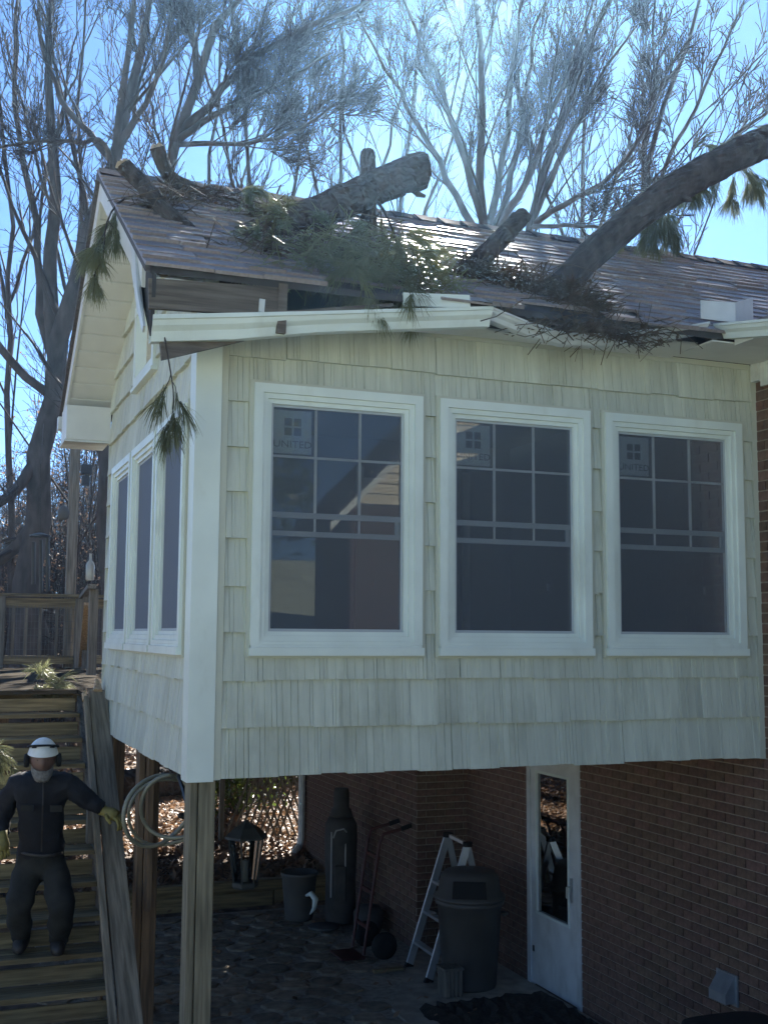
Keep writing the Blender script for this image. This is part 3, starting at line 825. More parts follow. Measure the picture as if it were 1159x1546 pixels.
deck = thing('deck', 'raised wooden deck behind the sunroom with a wire-panelled railing', 'deck', (.5, 8, 0))
for k in range(5):
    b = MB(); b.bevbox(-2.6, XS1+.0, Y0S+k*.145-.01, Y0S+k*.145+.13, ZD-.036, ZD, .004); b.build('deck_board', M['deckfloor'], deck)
b = MB(); b.box(-2.6, XS1+.0, Y0S+.72, 11.35, ZD-.036, ZD-.002); b.box(XS1+.005, 3.1, D+.06, 11.35, ZD-.036, ZD-.002); b.box(3.05, 5.6, 8.31, 11.35, ZD-.040, ZD-.006); b.build('deck_floor', M['deckfloor'], deck)  # last box: unseen extension added to keep sun off the patio
for (x0, x1, y0, y1) in ((-2.6, 3.1, 11.30, 11.34), (-2.6, XS0-.05, Y0S-.04, Y0S-.005), (XS1+.05, 3.1, D+.07, D+.11), (-2.6, 3.1, 7.6, 7.64)):
    b = MB(); b.box(x0, x1, y0, y1, ZD-.28, ZD-.04); b.build('rim_joist', M['deckx'], deck)
for (x, y) in ((-2.4, 11.2), (-.35, 11.2), (3.0, 11.2), (-2.4, 4.7), (-2.4, 7.7)):
    b = MB(); b.bevbox(x-.07, x+.07, y-.07, y+.07, .2 if y > 7 else -.02, ZD-.285, .004); b.build('support_post', M['post_brown'], deck)
YRL = 11.1
for x in (-2.5, -1.55, -.46, .64, 1.7, 2.9):
    b = MB(); b.bevbox(x-.065, x+.065, YRL-.065, YRL+.065, ZD, 3.60, .006); b.build('railing_post', M['deckz'], deck)
b = MB(); b.bevbox(-2.6, 3.0, YRL-.09, YRL+.09, 3.603, 3.643, .004); b.build('railing_cap', M['deckx'], deck)
xs = (-2.5, -1.55, -.46, .64, 1.7, 2.9)
for i in range(5):
    a, c = xs[i]+.066, xs[i+1]-.066
    b = MB(); b.bevbox(a, c, YRL-.02, YRL+.02, 3.44, 3.58, .003); b.build('railing_rail', M['deckx'], deck)
    b = MB(); b.bevbox(a, c, YRL-.02, YRL+.02, 2.64, 2.76, .003); b.build('railing_rail', M['deckx'], deck)
    if i in (2, 3):
        for t in (.12, .30, .50, .74):
            xx = a+(c-a)*t; b = MB(); b.box(xx-.02, xx+.02, YRL+.022, YRL+.05, 2.66, 3.56); b.build('baluster', M['deckz'], deck)
        b = MB(); xx = a+.01
        while xx < c: b.beam((xx, YRL-.022, 2.72), (xx, YRL-.022, 3.48), .005, .005, (0,1,0)); xx += .05
        zz = 2.75
        while zz < 3.47: b.beam((a, YRL-.024, zz), (c, YRL-.024, zz), .005, .005); zz += .10
        b.build('wire_panel', M['wire'], deck, kind='stuff')
# short side rail towards the sunroom, with broken boards
b = MB(); b.beam((.66, YRL-.1, 3.60), (.34, 7.3, 3.62), .10, .05); b.build('side_rail', M['decky'], deck)
b = MB(); b.beam((.62, 10.5, 2.62), (.45, 8.6, 3.45), .09, .036); b.build('broken_rail', M['splinter'], deck)
b = MB(); b.beam((.60, 9.9, 2.60), (.60, 10.0, 3.58), .09, .05, (0,1,0)); b.build('side_post', M['deckz'], deck)
b = MB(); b.beam((.40, 7.6, 2.60), (.40, 7.62, 3.60), .10, .10, (0,1,0)); b.build('side_post', M['deckz'], deck)
# tall post with floodlight
tp = thing('tall_post', 'tall brown wooden post rising above the deck railing', 'post', (.52, 11.3, ZD))
b = MB(); b.bevbox(.44, .58, 11.195, 11.335, ZD, 5.95, .006); b.build('shaft', M['deckz'], tp)
fl = thing('floodlight', 'small black floodlight fixed high on the tall deck post', 'floodlight', (.66, 11.1, 5.5))
b = MB(); b.bevbox(.585, .74, 11.05, 11.20, 5.42, 5.56, .01); b.build('housing', M['black'], fl)
b = MB(); b.bevbox(.60, .72, 11.06, 11.16, 5.25, 5.40, .02); b.build('lamp_head', M['black'], fl)

# ------------------------------------------------------------------ things under the sunroom
M['bin'] = mat('grey_bin_plastic', (.085,.078,.068), .5, var=.12, scale=5)
M['dark_plastic'] = mat('dark_plastic', (.018,.018,.018), .75, spec=.25)
M['bag'] = mat('bag_fabric', (.058,.054,.05), .8, var=.2, scale=10)
M['piping'] = mat('pale_piping', (.36,.36,.35), .6)
M['red'] = mat('dark_red_paint', (.07,.014,.011), .5, var=.3, scale=10)
M['clay'] = mat('grey_pot', (.10,.097,.09), .7, var=.15, scale=6)
M['lantern'] = mat('lantern_bronze', (.085,.09,.08), .55, var=.2)
M['frost'] = mat('frosted_bottle', (.36,.36,.31), .25, var=.1)
M['hose'] = mat('garden_hose', (.20,.19,.135), .45, var=.2, scale=6)

tb = thing('trash_can', 'grey round trash can with a domed push-flap lid by the door', 'trash can', (3.22, 3.32, .02))
c = (3.22, 3.32, .022)
b = MB(); b.lathe([(.225, 0), (.235, .02), (.285, .70), (.305, .71), (.305, .75)], c, 28); b.build('body', M['bin'], tb, True)
b = MB(); b.lathe([(.318, .752), (.322, .775), (.285, .79), (.255, .95), (.22, .985), (.10, 1.0)], c, 28); b.build('lid', M['bin'], tb, True)
b = MB(); dv = (Vector((CAM.x, CAM.y, 0))-Vector((c[0], c[1], 0))).normalized(); sv = Vector((-dv.y, dv.x, 0))
pc = Vector(c)+dv*.275+Vector((0, 0, .87))
q = [pc-sv*.15-Vector((0,0,.07))+dv*.016, pc+sv*.15-Vector((0,0,.07))+dv*.016, pc+sv*.14+Vector((0,0,.07))-dv*.012, pc-sv*.14+Vector((0,0,.07))-dv*.012]
b.prism(q, dv*.012); b.build('push_flap', M['dark_plastic'], tb)
for s_ in (-1, 1):
    p0 = Vector(c)+sv*s_*.29+Vector((0,0,.62)); b = MB(); b.tube([p0-dv*.06, p0+sv*s_*.04, p0+dv*.06], .014, 6); b.build('handle', M['bin'], tb)

ld = thing('ladder', 'folded aluminium multi-position ladder standing against the brick wall', 'ladder', (2.95, 3.75, .02))
L0, L1 = Vector((2.93, 4.03, .02)), Vector((3.30, 3.97, 1.21)); R0, R1 = Vector((2.91, 3.52, .02)), Vector((3.36, 3.66, 1.17))
for p, q in ((L0, L1), (R0, R1)):
    b = MB(); b.beam(p, q, .028, .065, (1,0,0)); b.build('rail', M['alu'], ld)
    b = MB(); b.beam(p-Vector((.01,0,.018)), p+Vector((.012,0,.03)), .036, .075, (1,0,0)); b.build('rubber_foot', M['dark_plastic'], ld)
    b = MB(); b.lathe([(.045, -.02), (.045, .02)], tuple(q), 12); b.build('hinge', M['dark_plastic'], ld)
    e = q+Vector((.30, .05, -1.17)); b = MB(); b.beam(q, e, .026, .055, (1,0,0)); b.build('rear_rail', M['alu'], ld)
for t in (.19, .42, .65):
    b = MB(); b.beam(L0.lerp(L1, t), R0.lerp(R1, t), .06, .026); b.build('rung', M['alu'], ld)
b = MB(); b.beam(L1, R1, .03, .03); b.build('rung', M['alu'], ld)

cr = thing('slatted_box', 'small dark slatted box on the path beside the trash can', 'box', (2.93, 3.12, .02))
for i in range(4):
    for (dx, dy) in ((0, i*.042), (.15, i*.042)):
        b = MB(); b.box(2.86+dx, 2.872+dx, 3.04+dy, 3.07+dy, .025, .24); b.build('slat', M['deckz'], cr)
for i in range(4):
    b = MB(); b.box(2.872+i*.038, 2.90+i*.038, 3.032, 3.042, .025, .24); b.build('slat', M['deckz'], cr)
b = MB(); b.box(2.85, 3.03, 3.025, 3.215, .2405, .262); b.build('top', M['deckz'], cr)
b = MB(); b.box(2.873, 3.009, 3.045, 3.2, .023, .04); b.build('base', M['deckz'], cr)
br = MB(); br.bevbox(2.55, 2.84, 3.92, 3.98, .024, .05, .004); tag(br.build('wood_offcut', M['deckx']), 'short dark stick of wood lying on the path by the ladder', 'wood')

ht = thing('hand_truck', 'dark red hand truck parked by the brick wall', 'hand truck', (2.75, 4.6, .02))
for dy in (0, .32):
    b = MB(); b.tube([(2.62, 4.40+dy, .06), (2.78, 4.42+dy, 1.08), (2.82, 4.42+dy, 1.17), (2.98, 4.36+dy, 1.22)], .016, 8); b.build('upright', M['red'], ht)
    b = MB(); b.tube([(2.98, 4.36+dy, 1.22), (3.08, 4.33+dy, 1.255)], .022, 8); b.build('grip', M['dark_plastic'], ht)
    T = lambda x, y, z, dy=dy: (2.80+x, 4.40+dy+z+(.08 if dy else -.08), .15+y)
    b = MB(T); b.lathe([(.04, -.03), (.12, -.03), (.128, 0), (.12, .03), (.04, .03)], (0,0,0), 18); b.build('wheel', M['dark_plastic'], ht, True)
for z in (.30, .62, .95):
    b = MB(); b.beam((2.655+z*.155-.03, 4.40, z), (2.655+z*.155-.03, 4.74, z), .022, .03); b.build('cross_bar', M['red'], ht)
b = MB(); b.bevbox(2.40, 2.64, 4.39, 4.75, .026, .04, .003); b.build('toe_plate', M['red'], ht)

bg_ = thing('upright_bag', 'tall dark grey bag with pale curved piping leaning by the brick wall', 'bag', (2.88, 5.85, .02))
c = (2.88, 5.85, .03)
b = MB(); b.lathe([(.15, 0), (.165, .03), (.16, .45), (.175, .85), (.17, 1.02), (.13, 1.10)], c, 20, 1, 1.1); b.build('body', M['bag'], bg_, True)
b = MB(); b.lathe([(.128, 1.101), (.11, 1.17), (.085, 1.20), (.085, 1.36), (.075, 1.40)], c, 16); b.build('hood', M['bag'], bg_, True)
dv = (Vector((CAM.x, CAM.y, 0))-Vector((c[0], c[1], 0))).normalized(); sv = Vector((-dv.y, dv.x, 0)); cc = Vector(c)
b = MB(); b.bevbox(-.07, .07, -.05, .02, .25, .62, .02); b.v = [tuple(cc+sv*p[0]-dv*p[1]+dv*.15+Vector((0,0,p[2]))) for p in b.v]; b.build('pocket', M['bag'], bg_)
for s_ in (-1, 1):
    pts = [cc+sv*s_*.05*(1+(s_ < 0))+dv*(.165+.02*math.sin(t*3.1))+Vector((0,0,.28+t*.68)) for t in np.linspace(0, 1, 8)]
    b = MB(); b.tube(pts, .009, 6); b.build('piping', M['piping'], bg_)
b = MB(); b.tube([cc+dv*.17+sv*.06+Vector((0,0,.96)), cc+dv*.21+sv*.03+Vector((0,0,1.0)), cc+dv*.20-sv*.05+Vector((0,0,.98)), cc+dv*.17-sv*.08+Vector((0,0,.9))], .010, 6); b.build('carry_handle', M['piping'], bg_)
bs = MB(); c = (2.62, 5.62, .02); bs.lathe([(.02, .0), (.16, .012), (.17, .03), (.165, .035), (.02, .02)], c, 20); tag(bs.build('saucer', M['clay'], None, True), 'pale round saucer on the ground in front of the upright bag', 'saucer')
pk = MB(); pk.lathe([(.12, 0), (.15, .05), (.16, .20), (.12, .26), (.05, .27)], (3.02, 5.35, .022), 14); tag(pk.build('covered_pot', M['bag'], None, True), 'low dark rounded pot between the upright bag and the hand truck', 'pot')

bk = thing('planter_pot', 'tall grey tapered planter pot at the edge of the patio', 'pot', (2.5, 6.1, .02))
b = MB(); b.lathe([(.14, 0), (.15, .02), (.19, .46), (.205, .47), (.205, .50), (.19, .50), (.18, .40)], (2.50, 6.12, .022), 24); b.build('body', M['clay'], bk, True)
sc_ = MB(); sc_.tube([at(462, 1352, 12.3), at(470, 1349, 12.25), at(476, 1358, 12.2), at(474, 1372, 12.2), at(468, 1380, 12.25)], [.012, .03, .034, .022, .008], 8)
sc_.build('white_scoop', M['white'], bk, True)

lt = thing('hanging_lantern', 'large bronze lantern with tapered glass sides hanging under the deck', 'lantern', (1.48, 4.5, .74))
c = (1.48, 4.5, .74)
b = MB(); b.lathe([(.205, .455), (.20, .475), (.12, .55), (.05, .585), (.03, .60), (.02, .615)], c, 6); b.build('roof', M['lantern'], lt)
b = MB(); b.lathe([(.105, 0), (.125, .02), (.125, .05), (.11, .06)], c, 6); b.build('base', M['lantern'], lt)
for i in range(6):
    t = 2*math.pi*i/6; b = MB(); b.beam((c[0]+.11*math.cos(t), c[1]+.11*math.sin(t), c[2]+.055), (c[0]+.165*math.cos(t), c[1]+.165*math.sin(t), c[2]+.457), .014, .014); b.build('frame_bar', M['lantern'], lt)
    t2 = 2*math.pi*(i+1)/6
    b = MB(); b.add([(c[0]+.105*math.cos(t), c[1]+.105*math.sin(t), c[2]+.06), (c[0]+.105*math.cos(t2), c[1]+.105*math.sin(t2), c[2]+.06), (c[0]+.16*math.cos(t2), c[1]+.16*math.sin(t2), c[2]+.455), (c[0]+.16*math.cos(t), c[1]+.16*math.sin(t), c[2]+.455)], [(0,1,2,3)]); b.build('pane', M['dark_glass'], lt)
b = MB(); b.lathe([(.03, .06), (.03, .25), (.01, .26)], c, 10); b.build('candle', M['frost'], lt)
b = MB(); b.tube([(c[0], c[1], 1.35), (c[0], c[1], 2.30)], .005, 5); b.build('chain', M['black'], lt)

hs = thing('hose_coil', 'tan garden hose coiled in loops beside the corner post', 'hose', (-.05, .6, 1.85))
for i, (r, cx, cz, w, ty, ph) in enumerate(((.205, -.06, 2.07, .013, .0, .3), (.215, .0, 2.05, .010, .05, .9), (.185, .02, 2.09, .012, -.03, 1.6))):
    pts = []
    for t in np.linspace(0, 2*math.pi*.93, 34):
        a = t+ph; rr = r*(1+.07*math.sin(2*a+i*1.7)+.035*math.sin(3*a+i)); pts.append((cx+rr*math.cos(a), .6+ty+.07*math.sin(a*1.5+i), cz+rr*.95*math.sin(a)-.02*t/6))
    b = MB(); b.tube(pts, w, 7); b.build('loop', M['hose'], hs, True)
b = MB(); b.tube([(.02, .13, 2.14), (.04, .35, 2.20), (.06, .60, 2.25), (.06, .62, 2.36)], .012, 6); b.build('hook', M['black'], hs)
b = MB(); b.tube([(.17, .60, 2.02), (.11, .55, 2.03), (.05, .52, 2.04)], [.022, .026, .014], 8); b.build('nozzle', M['dark_plastic'], hs)

gc = thing('covered_grill', 'bulky object under a black cover at the foot of the brick wall', 'cover', (3.02, -.75, 0))
v = []; f = []; prof = [(1.0, 0), (1.03, .25), (1.0, .6), (.97, .80), (.88, .90), (.60, .925), (0.05, .935)]
nn = 28
for s_, z in prof:
    for i in range(nn):
        t = 2*math.pi*i/nn; cx_, sn_ = math.cos(t), math.sin(t)
        e = .45; X_ = .33*abs(cx_)**e*(1 if cx_ > 0 else -1); Y_ = .40*abs(sn_)**e*(1 if sn_ > 0 else -1)
        wv = 1+.03*math.sin(7*t)*(1-z/.95)
        v.append((3.02+X_*s_*wv, -.78+Y_*s_*wv, z))
for k in range(len(prof)-1):
    for i in range(nn): f.append((k*nn+i, k*nn+(i+1) % nn, (k+1)*nn+(i+1) % nn, (k+1)*nn+i))
f.append(tuple(range((len(prof)-1)*nn, len(prof)*nn)))
m_ = MB(); m_.add(v, f); m_.build('cover', M['dark_plastic'], gc, True)

# ------------------------------------------------------------------ tubes in bulk (trees, twigs)
def tubes_np(P, Rr, n):
    """P (N,K,3) polylines, Rr (N,K) radii -> verts, quads"""
    N, K, _ = P.shape
    d = np.empty_like(P); d[:, 1:-1] = P[:, 2:]-P[:, :-2]; d[:, 0] = P[:, 1]-P[:, 0]; d[:, -1] = P[:, -1]-P[:, -2]
    d /= np.linalg.norm(d, axis=2, keepdims=True)+1e-9
    m = d.mean(1); ref = np.where(np.abs(m[:, 2:3]) > .8, np.array([[1., .3, 0]]), np.array([[.2, .1, 1.]]))[:, None]
    a = np.cross(d, np.broadcast_to(ref, d.shape)); a /= np.linalg.norm(a, axis=2, keepdims=True)+1e-9
    b = np.cross(d, a)
    t = np.arange(n)*2*np.pi/n
    V = P[:, :, None]+(a[:, :, None]*np.cos(t)[None, None, :, None]+b[:, :, None]*np.sin(t)[None, None, :, None])*Rr[:, :, None, None]
    idx = np.arange(N*K*n).reshape(N, K, n)
    i0 = idx[:, :-1]; i1 = idx[:, 1:]
    F = np.stack([i0, np.roll(i0, -1, 2), np.roll(i1, -1, 2), i1], -1).reshape(-1, 4)
    return V.reshape(-1, 3), F
class Bulk:
    def __init__(s): s.v = []; s.f = []; s.n = 0
    def add(s, v, f): s.v.append(v); s.f.append(f+s.n); s.n += len(v)
    def build(s, name, m, parent=None, smooth=True, kind=None):
        return fast_mesh(name, np.concatenate(s.v), np.concatenate(s.f), m, parent, smooth, kind)

def resample(pts, k):
    P = np.array([tuple(p) for p in pts], float); seg = np.r_[0, np.cumsum(np.linalg.norm(np.diff(P, axis=0), axis=1))]
    t = np.linspace(0, seg[-1], k)
    # smooth by cubic-ish interpolation
    out = np.stack([np.interp(t, seg, P[:, i]) for i in range(3)], 1)
    for _ in range(2): out[1:-1] = .25*out[:-2]+.5*out[1:-1]+.25*out[2:]
    return out

def spawn(g, P, Rr, per, t0, lenf, ang, upb, k, rf, rmin, wander=.16, lmin=.25):
    """children of polylines P (N,K,3)"""
    N, K, _ = P.shape
    t = g.uniform(t0, 1.0, (N, per)); t.sort(1)
    x = t*(K-1); i = np.clip(x.astype(int), 0, K-2); fr = (x-i)[..., None]
    ar = np.arange(N)[:, None]
    s = P[ar, i]*(1-fr)+P[ar, i+1]*fr
    tan = P[ar, i+1]-P[ar, i]; tan /= np.linalg.norm(tan, axis=2, keepdims=True)+1e-9
    rad = Rr[ar, i]*(1-fr[..., 0])+Rr[ar, i+1]*fr[..., 0]
    Lp = np.linalg.norm(np.diff(P, axis=1), axis=2).sum(1)[:, None]
    ln = np.maximum(Lp*lenf*g.uniform(.55, 1.25, t.shape)*(1.15-.65*t), lmin)
    q = g.normal(size=tan.shape); q -= tan*(q*tan).sum(2, keepdims=True); q /= np.linalg.norm(q, axis=2, keepdims=True)+1e-9
    an = g.normal(ang, .16, t.shape)[..., None]
    d = tan*np.cos(an)+q*np.sin(an); d[..., 2] += upb; d /= np.linalg.norm(d, axis=2, keepdims=True)
    s = s.reshape(-1, 3); d = d.reshape(-1, 3); ln = ln.reshape(-1); rad = rad.reshape(-1)
    C = np.empty((len(s), k, 3)); C[:, 0] = s
    for j in range(1, k):
        d = d+g.normal(0, wander, d.shape); d[:, 2] += upb*.35; d /= np.linalg.norm(d, axis=1, keepdims=True)
        C[:, j] = C[:, j-1]+d*(ln/(k-1))[:, None]
    r0 = np.maximum(rad*rf, rmin); tt = np.linspace(0, 1, k)
    CR = np.maximum(r0[:, None]*(1-.72*tt)[None], rmin*.8)
    return C, CR

def bare_tree(name, label, group, stems, seed, per=(7, 6, 5, 4), base=None, rmin=.0045, ang=(.5, .52, .55, .55), upb=.16, lenf=(.5, .5, .5, .45), t0=.22, cat='tree', m='tree', rs=.56):
    """stems: list of (points, r0, r1). trunk = stems, crown = all the branching"""
    g = np.random.default_rng(seed)
    P = np.stack([resample(p, 14) for p, a, b_ in stems])
    P[:, 1:-1] += g.normal(0, .035, P[:, 1:-1].shape)*(np.linalg.norm(P[:, -1]-P[:, 0], axis=1)/8)[:, None, None]
    Rr = np.stack([np.linspace(1, 0, 14)**.8*(a-b_)+b_ for p, a, b_ in stems])
    Rr = Rr*rs
    for i in range(1, len(P)):                      # limbs grow out of the stems before them
        q = P[:i].reshape(-1, 3); k_ = int(np.argmin(np.linalg.norm(q-P[i, 0], axis=1)))
        if np.linalg.norm(q[k_]-P[i, 0]) < 3:
            off = q[k_]-P[i, 0]; wv = np.clip(1-np.arange(14)/6, 0, 1)[:, None]; P[i] += off*wv
            Rr[i] *= min(1, Rr[:i].reshape(-1)[k_]*.85/Rr[i, 0])
    t = thing(name, label, cat, tuple(P[0, 0]), group)
    bk_ = Bulk(); bk_.add(*tubes_np(P, Rr, 8)); bk_.build('trunk', M[m], t)
    cr_ = Bulk(); cur = (P, Rr); n_ = (6, 4, 3, 3); ks = (8, 6, 5, 4)
    for lv in range(len(per)):
        cur = spawn(g, cur[0], cur[1], per[lv], t0 if lv == 0 else .15, lenf[lv], ang[lv], upb*(1 if lv < 2 else .8), ks[lv], (.36, .5, .6, .7)[lv], rmin, wander=.085+.02*lv)
        cr_.add(*tubes_np(cur[0], cur[1], n_[lv]))
    TOPZ.append(max(float(v[:, 2].max()) for v in cr_.v)); cr_.build('crown', M['twig'], t)
    return t
def gz(x, y): return float(ground_z(x, y))
KT = .58
TOPZ = []
def rootpx(u, d):
    p = at(u, 900, d*KT); return Vector((p.x, p.y, gz(p.x, p.y)-.05))
def px(pts, d):   # px polyline at a distance
    return [at(u, v, KT*(d if not isinstance(d, tuple) else d[0]+(d[1]-d[0])*i/(len(pts)-1))) for i, (u, v) in enumerate(pts)]
WOOD = 'bare trees behind the house'
# big scarred tree beyond the deck (left)
b0 = at(40, 900, 20); root = Vector((b0.x-.15, b0.y, gz(b0.x, b0.y)-.1))
bare_tree('big_bare_tree', 'big scarred bare tree with low heavy limbs just beyond the deck', None,
    [([root]+px([(35, 930), (55, 800), (72, 650), (80, 560), (115, 420), (150, 300), (200, 120), (230, -20)], 20/KT), .34, .05),
     (px([(75, 640), (82, 560), (70, 430), (85, 250), (70, 60), (80, -20)], 20/KT), .20, .04),
     (px([(50, 760), (20, 830), (-60, 900)], 20/KT)[::1], .17, .06),
     (px([(62, 690), (30, 740), (-20, 770), (-90, 740)], (20/KT, 19/KT)), .13, .05),
     (px([(85, 560), (60, 500), (58, 350), (20, 180), (30, -20)], (20/KT, 21/KT)), .10, .03),
     (px([(70, 600), (20, 560), (-40, 470), (-80, 300)], (20/KT, 19.3/KT)), .10, .03),
     (px([(95, 520), (125, 470), (140, 400), (155, 330)], (20/KT, 21/KT)), .09, .03),
     (px([(30, 860), (60, 960), (80, 1010)], (20/KT, 20.3/KT)), .22, .2)], 21, per=(7, 5, 4, 1), lenf=(.36, .45, .45, .45), rs=.85)
bare_tree('bare_tree', 'dark bare tree rising right behind the gable peak', None,
    [([rootpx(168, 33)]+px([(168, 330), (172, 230), (190, 130), (200, 40), (205, -20)], 33), .24, .05),
     (px([(170, 260), (180, 215), (215, 170), (250, 90), (262, -20)], 33), .12, .04),
     (px([(168, 300), (150, 215), (120, 215), (60, 210), (-10, 225)], (33, 31)), .07, .025),
     (px([(168, 280), (150, 240), (90, 150), (60, 60), (55, -20)], (33, 35)), .10, .03)], 31, per=(7, 5, 5, 1), lenf=(.42, .5, .5, .5), rs=.7, rmin=.0065)
bare_tree('bare_tree', 'thick bare tree leaning out over the roof from behind the gable', None,
    [([rootpx(243, 32.5)]+px([(243, 320), (243, 235), (265, 150), (300, 70), (335, -20), (380, -20)], 32.5), .26, .07),
     (px([(255, 180), (330, 110), (420, 60), (520, 20), (640, -40)], 32.5), .12, .03),
     (px([(243, 230), (270, 205), (330, 170), (420, 130), (500, 80)], (32.5, 31.5)), .09, .025),
     (px([(285, 105), (290, 60), (288, -20), (295, -20)], (32.5, 34)), .10, .03),
     (px([(245, 245), (300, 235), (370, 215), (440, 205), (520, 150)], (32.5, 30.5)), .07, .02)], 32, per=(10, 7, 5, 4), lenf=(.42, .5, .5, .5), rs=.7, rmin=.007)
bare_tree('bare_tree', 'bare multi-stemmed tree fanning out above the middle of the ridge', None,
    [([rootpx(728, 31)]+px([(728, 400), (730, 320), (728, 200), (722, 80), (715, -20)], 31), .26, .06),
     (px([(728, 380), (715, 300), (690, 200), (650, 90), (600, -20)], 31), .16, .04),
     (px([(730, 390), (745, 300), (765, 230), (770, 120), (790, -20)], (31, 32)), .16, .04),
     (px([(735, 400), (690, 320), (655, 220), (600, 140), (540, 20)], (31, 33)), .13, .03),
     (px([(742, 400), (800, 290), (820, 200), (860, 100), (900, -20)], (31, 29)), .14, .03),
     (px([(728, 390), (760, 320), (790, 180), (800, 60), (830, -20)], (31, 34)), .12, .03)], 33, per=(9, 6, 5, 1), lenf=(.40, .45, .45, .45), rmin=.0075)
bare_tree('bare_tree', 'bare tree spreading wide to the right of the fan of stems', None,
    [([rootpx(790, 30)]+px([(790, 420), (795, 350), (810, 250), (850, 150), (890, 40), (930, -20)], 30), .2, .05),
     (px([(795, 370), (850, 320), (920, 270), (970, 205), (1000, 120)], (30, 28)), .10, .025),
     (px([(795, 350), (830, 270), (870, 190), (900, 120), (960, 40)], 30), .12, .03),
     (px([(800, 360), (830, 350), (890, 340), (930, 350), (990, 330)], (30, 27.5)), .07, .02)], 34, per=(9, 6, 5, 1), lenf=(.42, .45, .45, .45), rmin=.0075)
bare_tree('bare_tree', 'bare tree with steep straight stems behind the fallen pine trunk', None,
    [([rootpx(955, 31)]+px([(955, 420), (970, 330), (985, 230), (1010, 120), (1040, 10), (1060, -20)], 31), .17, .04),
     (px([(958, 380), (990, 280), (1040, 180), (1100, 60), (1130, -20)], 31), .11, .03),
     (px([(960, 370), (965, 260), (985, 140), (985, 20), (990, -20)], (31, 30)), .11, .03),
     (px([(965, 330), (1020, 270), (1090, 220), (1160, 170), (1220, 90)], 31), .09, .025)], 35, per=(9, 6, 5, 1), lenf=(.42, .45, .45, .45), rmin=.0075)
SL_LAB = ['slender bare tree behind the left half of the ridge, leaning left', 'slender bare tree showing behind the upright broken stub', 'slender bare tree just left of the fan of stems', 'bare tree behind the big scarred tree at the photo edge', 'bare tree seen between the scarred tree and the gable peak', 'slender bare tree behind the bent branch on the ridge', 'slender bare tree far behind the wide spreading tree']
for k, (u, d, r, lean, seed) in enumerate( ((395, 33, .17, -30, 41), (520, 34, .16, -10, 43), (600, 35, .17, 30, 44), (20, 36, .18, -20, 45), (115, 35, .16, 10, 46), (310, 36, .15, 20, 47), (870, 36, .17, 20, 48))):
    p = at(u, 900, d*KT); g0 = Vector((p.x, p.y, gz(p.x, p.y)))
    bare_tree('bare_tree', SL_LAB[k], WOOD,
        [([g0]+px([(u, 500), (u+lean*.3, 330), (u+lean*.8, 150), (u+lean*1.6, -20)], d), r*.8, .03),
         (px([(u, 480), (u-35, 330), (u-70-lean*.4, 180), (u-120, 20)], d), r*.6, .03),
         (px([(u+3, 450), (u+45, 320), (u+80+lean*.5, 170), (u+130, 20)], d), r*.6, .03)], seed, per=(7, 5, 4, 1), lenf=(.46, .5, .5, .5), rmin=.0075)


# ------------------------------------------------------------------ fallen pine on the roof
def needles_np(pos, dr, per, ln, spread, w, g):
    N = len(pos); P = np.repeat(pos, per, 0); Dm = np.repeat(dr, per, 0)
    d = Dm+g.normal(0, spread, P.shape); d[:, 2] -= .18; d /= np.linalg.norm(d, axis=1, keepdims=True)
    L = ln*g.uniform(.7, 1.15, (len(P), 1)); s = np.cross(d, g.normal(size=P.shape)); s /= np.linalg.norm(s, axis=1, keepdims=True)+1e-9
    P = P+g.normal(0, .006, P.shape)
    mid = P+d*L*.55; end = P+d*L; end[:, 2] -= L[:, 0]*.16
    V = np.stack([P-s*w, P+s*w, mid+s*w, mid-s*w, end+s*w*.25, end-s*w*.25], 1).reshape(-1, 3)
    k = np.arange(len(P))[:, None]*6
    F = np.concatenate([k+np.array([[0, 1, 2, 3]]), k+np.array([[3, 2, 4, 5]])])
    return V, F
def bough(label, path, r0, seed, nside=9, ntuft=3, sidelen=.28, ln=.14, per=24, droop=.25, spread=.30, w=.002, name='pine_bough', mt='needle'):
    g = np.random.default_rng(seed); P = resample(path, 10)[None]; Rr = np.linspace(r0, r0*.3, 10)[None]
    t = thing(name, label, 'pine branch', tuple(P[0, 0]), 'broken pine boughs')
    st_ = Bulk(); st_.add(*tubes_np(P, Rr, 6))
    C, CR = spawn(g, P, Rr, nside, .2, 0, .9, -droop, 5, .5, .003, wander=.2, lmin=sidelen)
    C = C[:, :1]+(C-C[:, :1])*g.uniform(.5, 1.2, (len(C), 1, 1)); C, CR = (lambda a, b: (np.concatenate([C, a]), np.concatenate([CR, b])))(*spawn(g, C, CR, 2, .3, .6, .8, -droop, 5, .7, .002, wander=.25, lmin=sidelen*.45)); st_.add(*tubes_np(C, CR, 4)); st_.build('stem', M['twig'], t)
    pos = [C[:, -1], P[0, -2:]]; dr = [C[:, -1]-C[:, -2], P[0, -2:]-P[0, -3:-1]]
    for k in range(ntuft-1):
        j = g.integers(2, 4, len(C)); pos.append(C[np.arange(len(C)), j]); dr.append(C[np.arange(len(C)), j+1-0 if False else np.minimum(j+1, 4)]-C[np.arange(len(C)), j-1])
    pos = np.concatenate(pos); dr = np.concatenate(dr); dr[:, 2] -= .4*np.linalg.norm(dr, axis=1)*droop*2; dr = dr/(np.linalg.norm(dr, axis=1, keepdims=True)+1e-9)
    V, F = needles_np(pos, dr, per, ln, spread, w, g)
    fast_mesh('needles', V, F, M[mt], t, False)
    return t
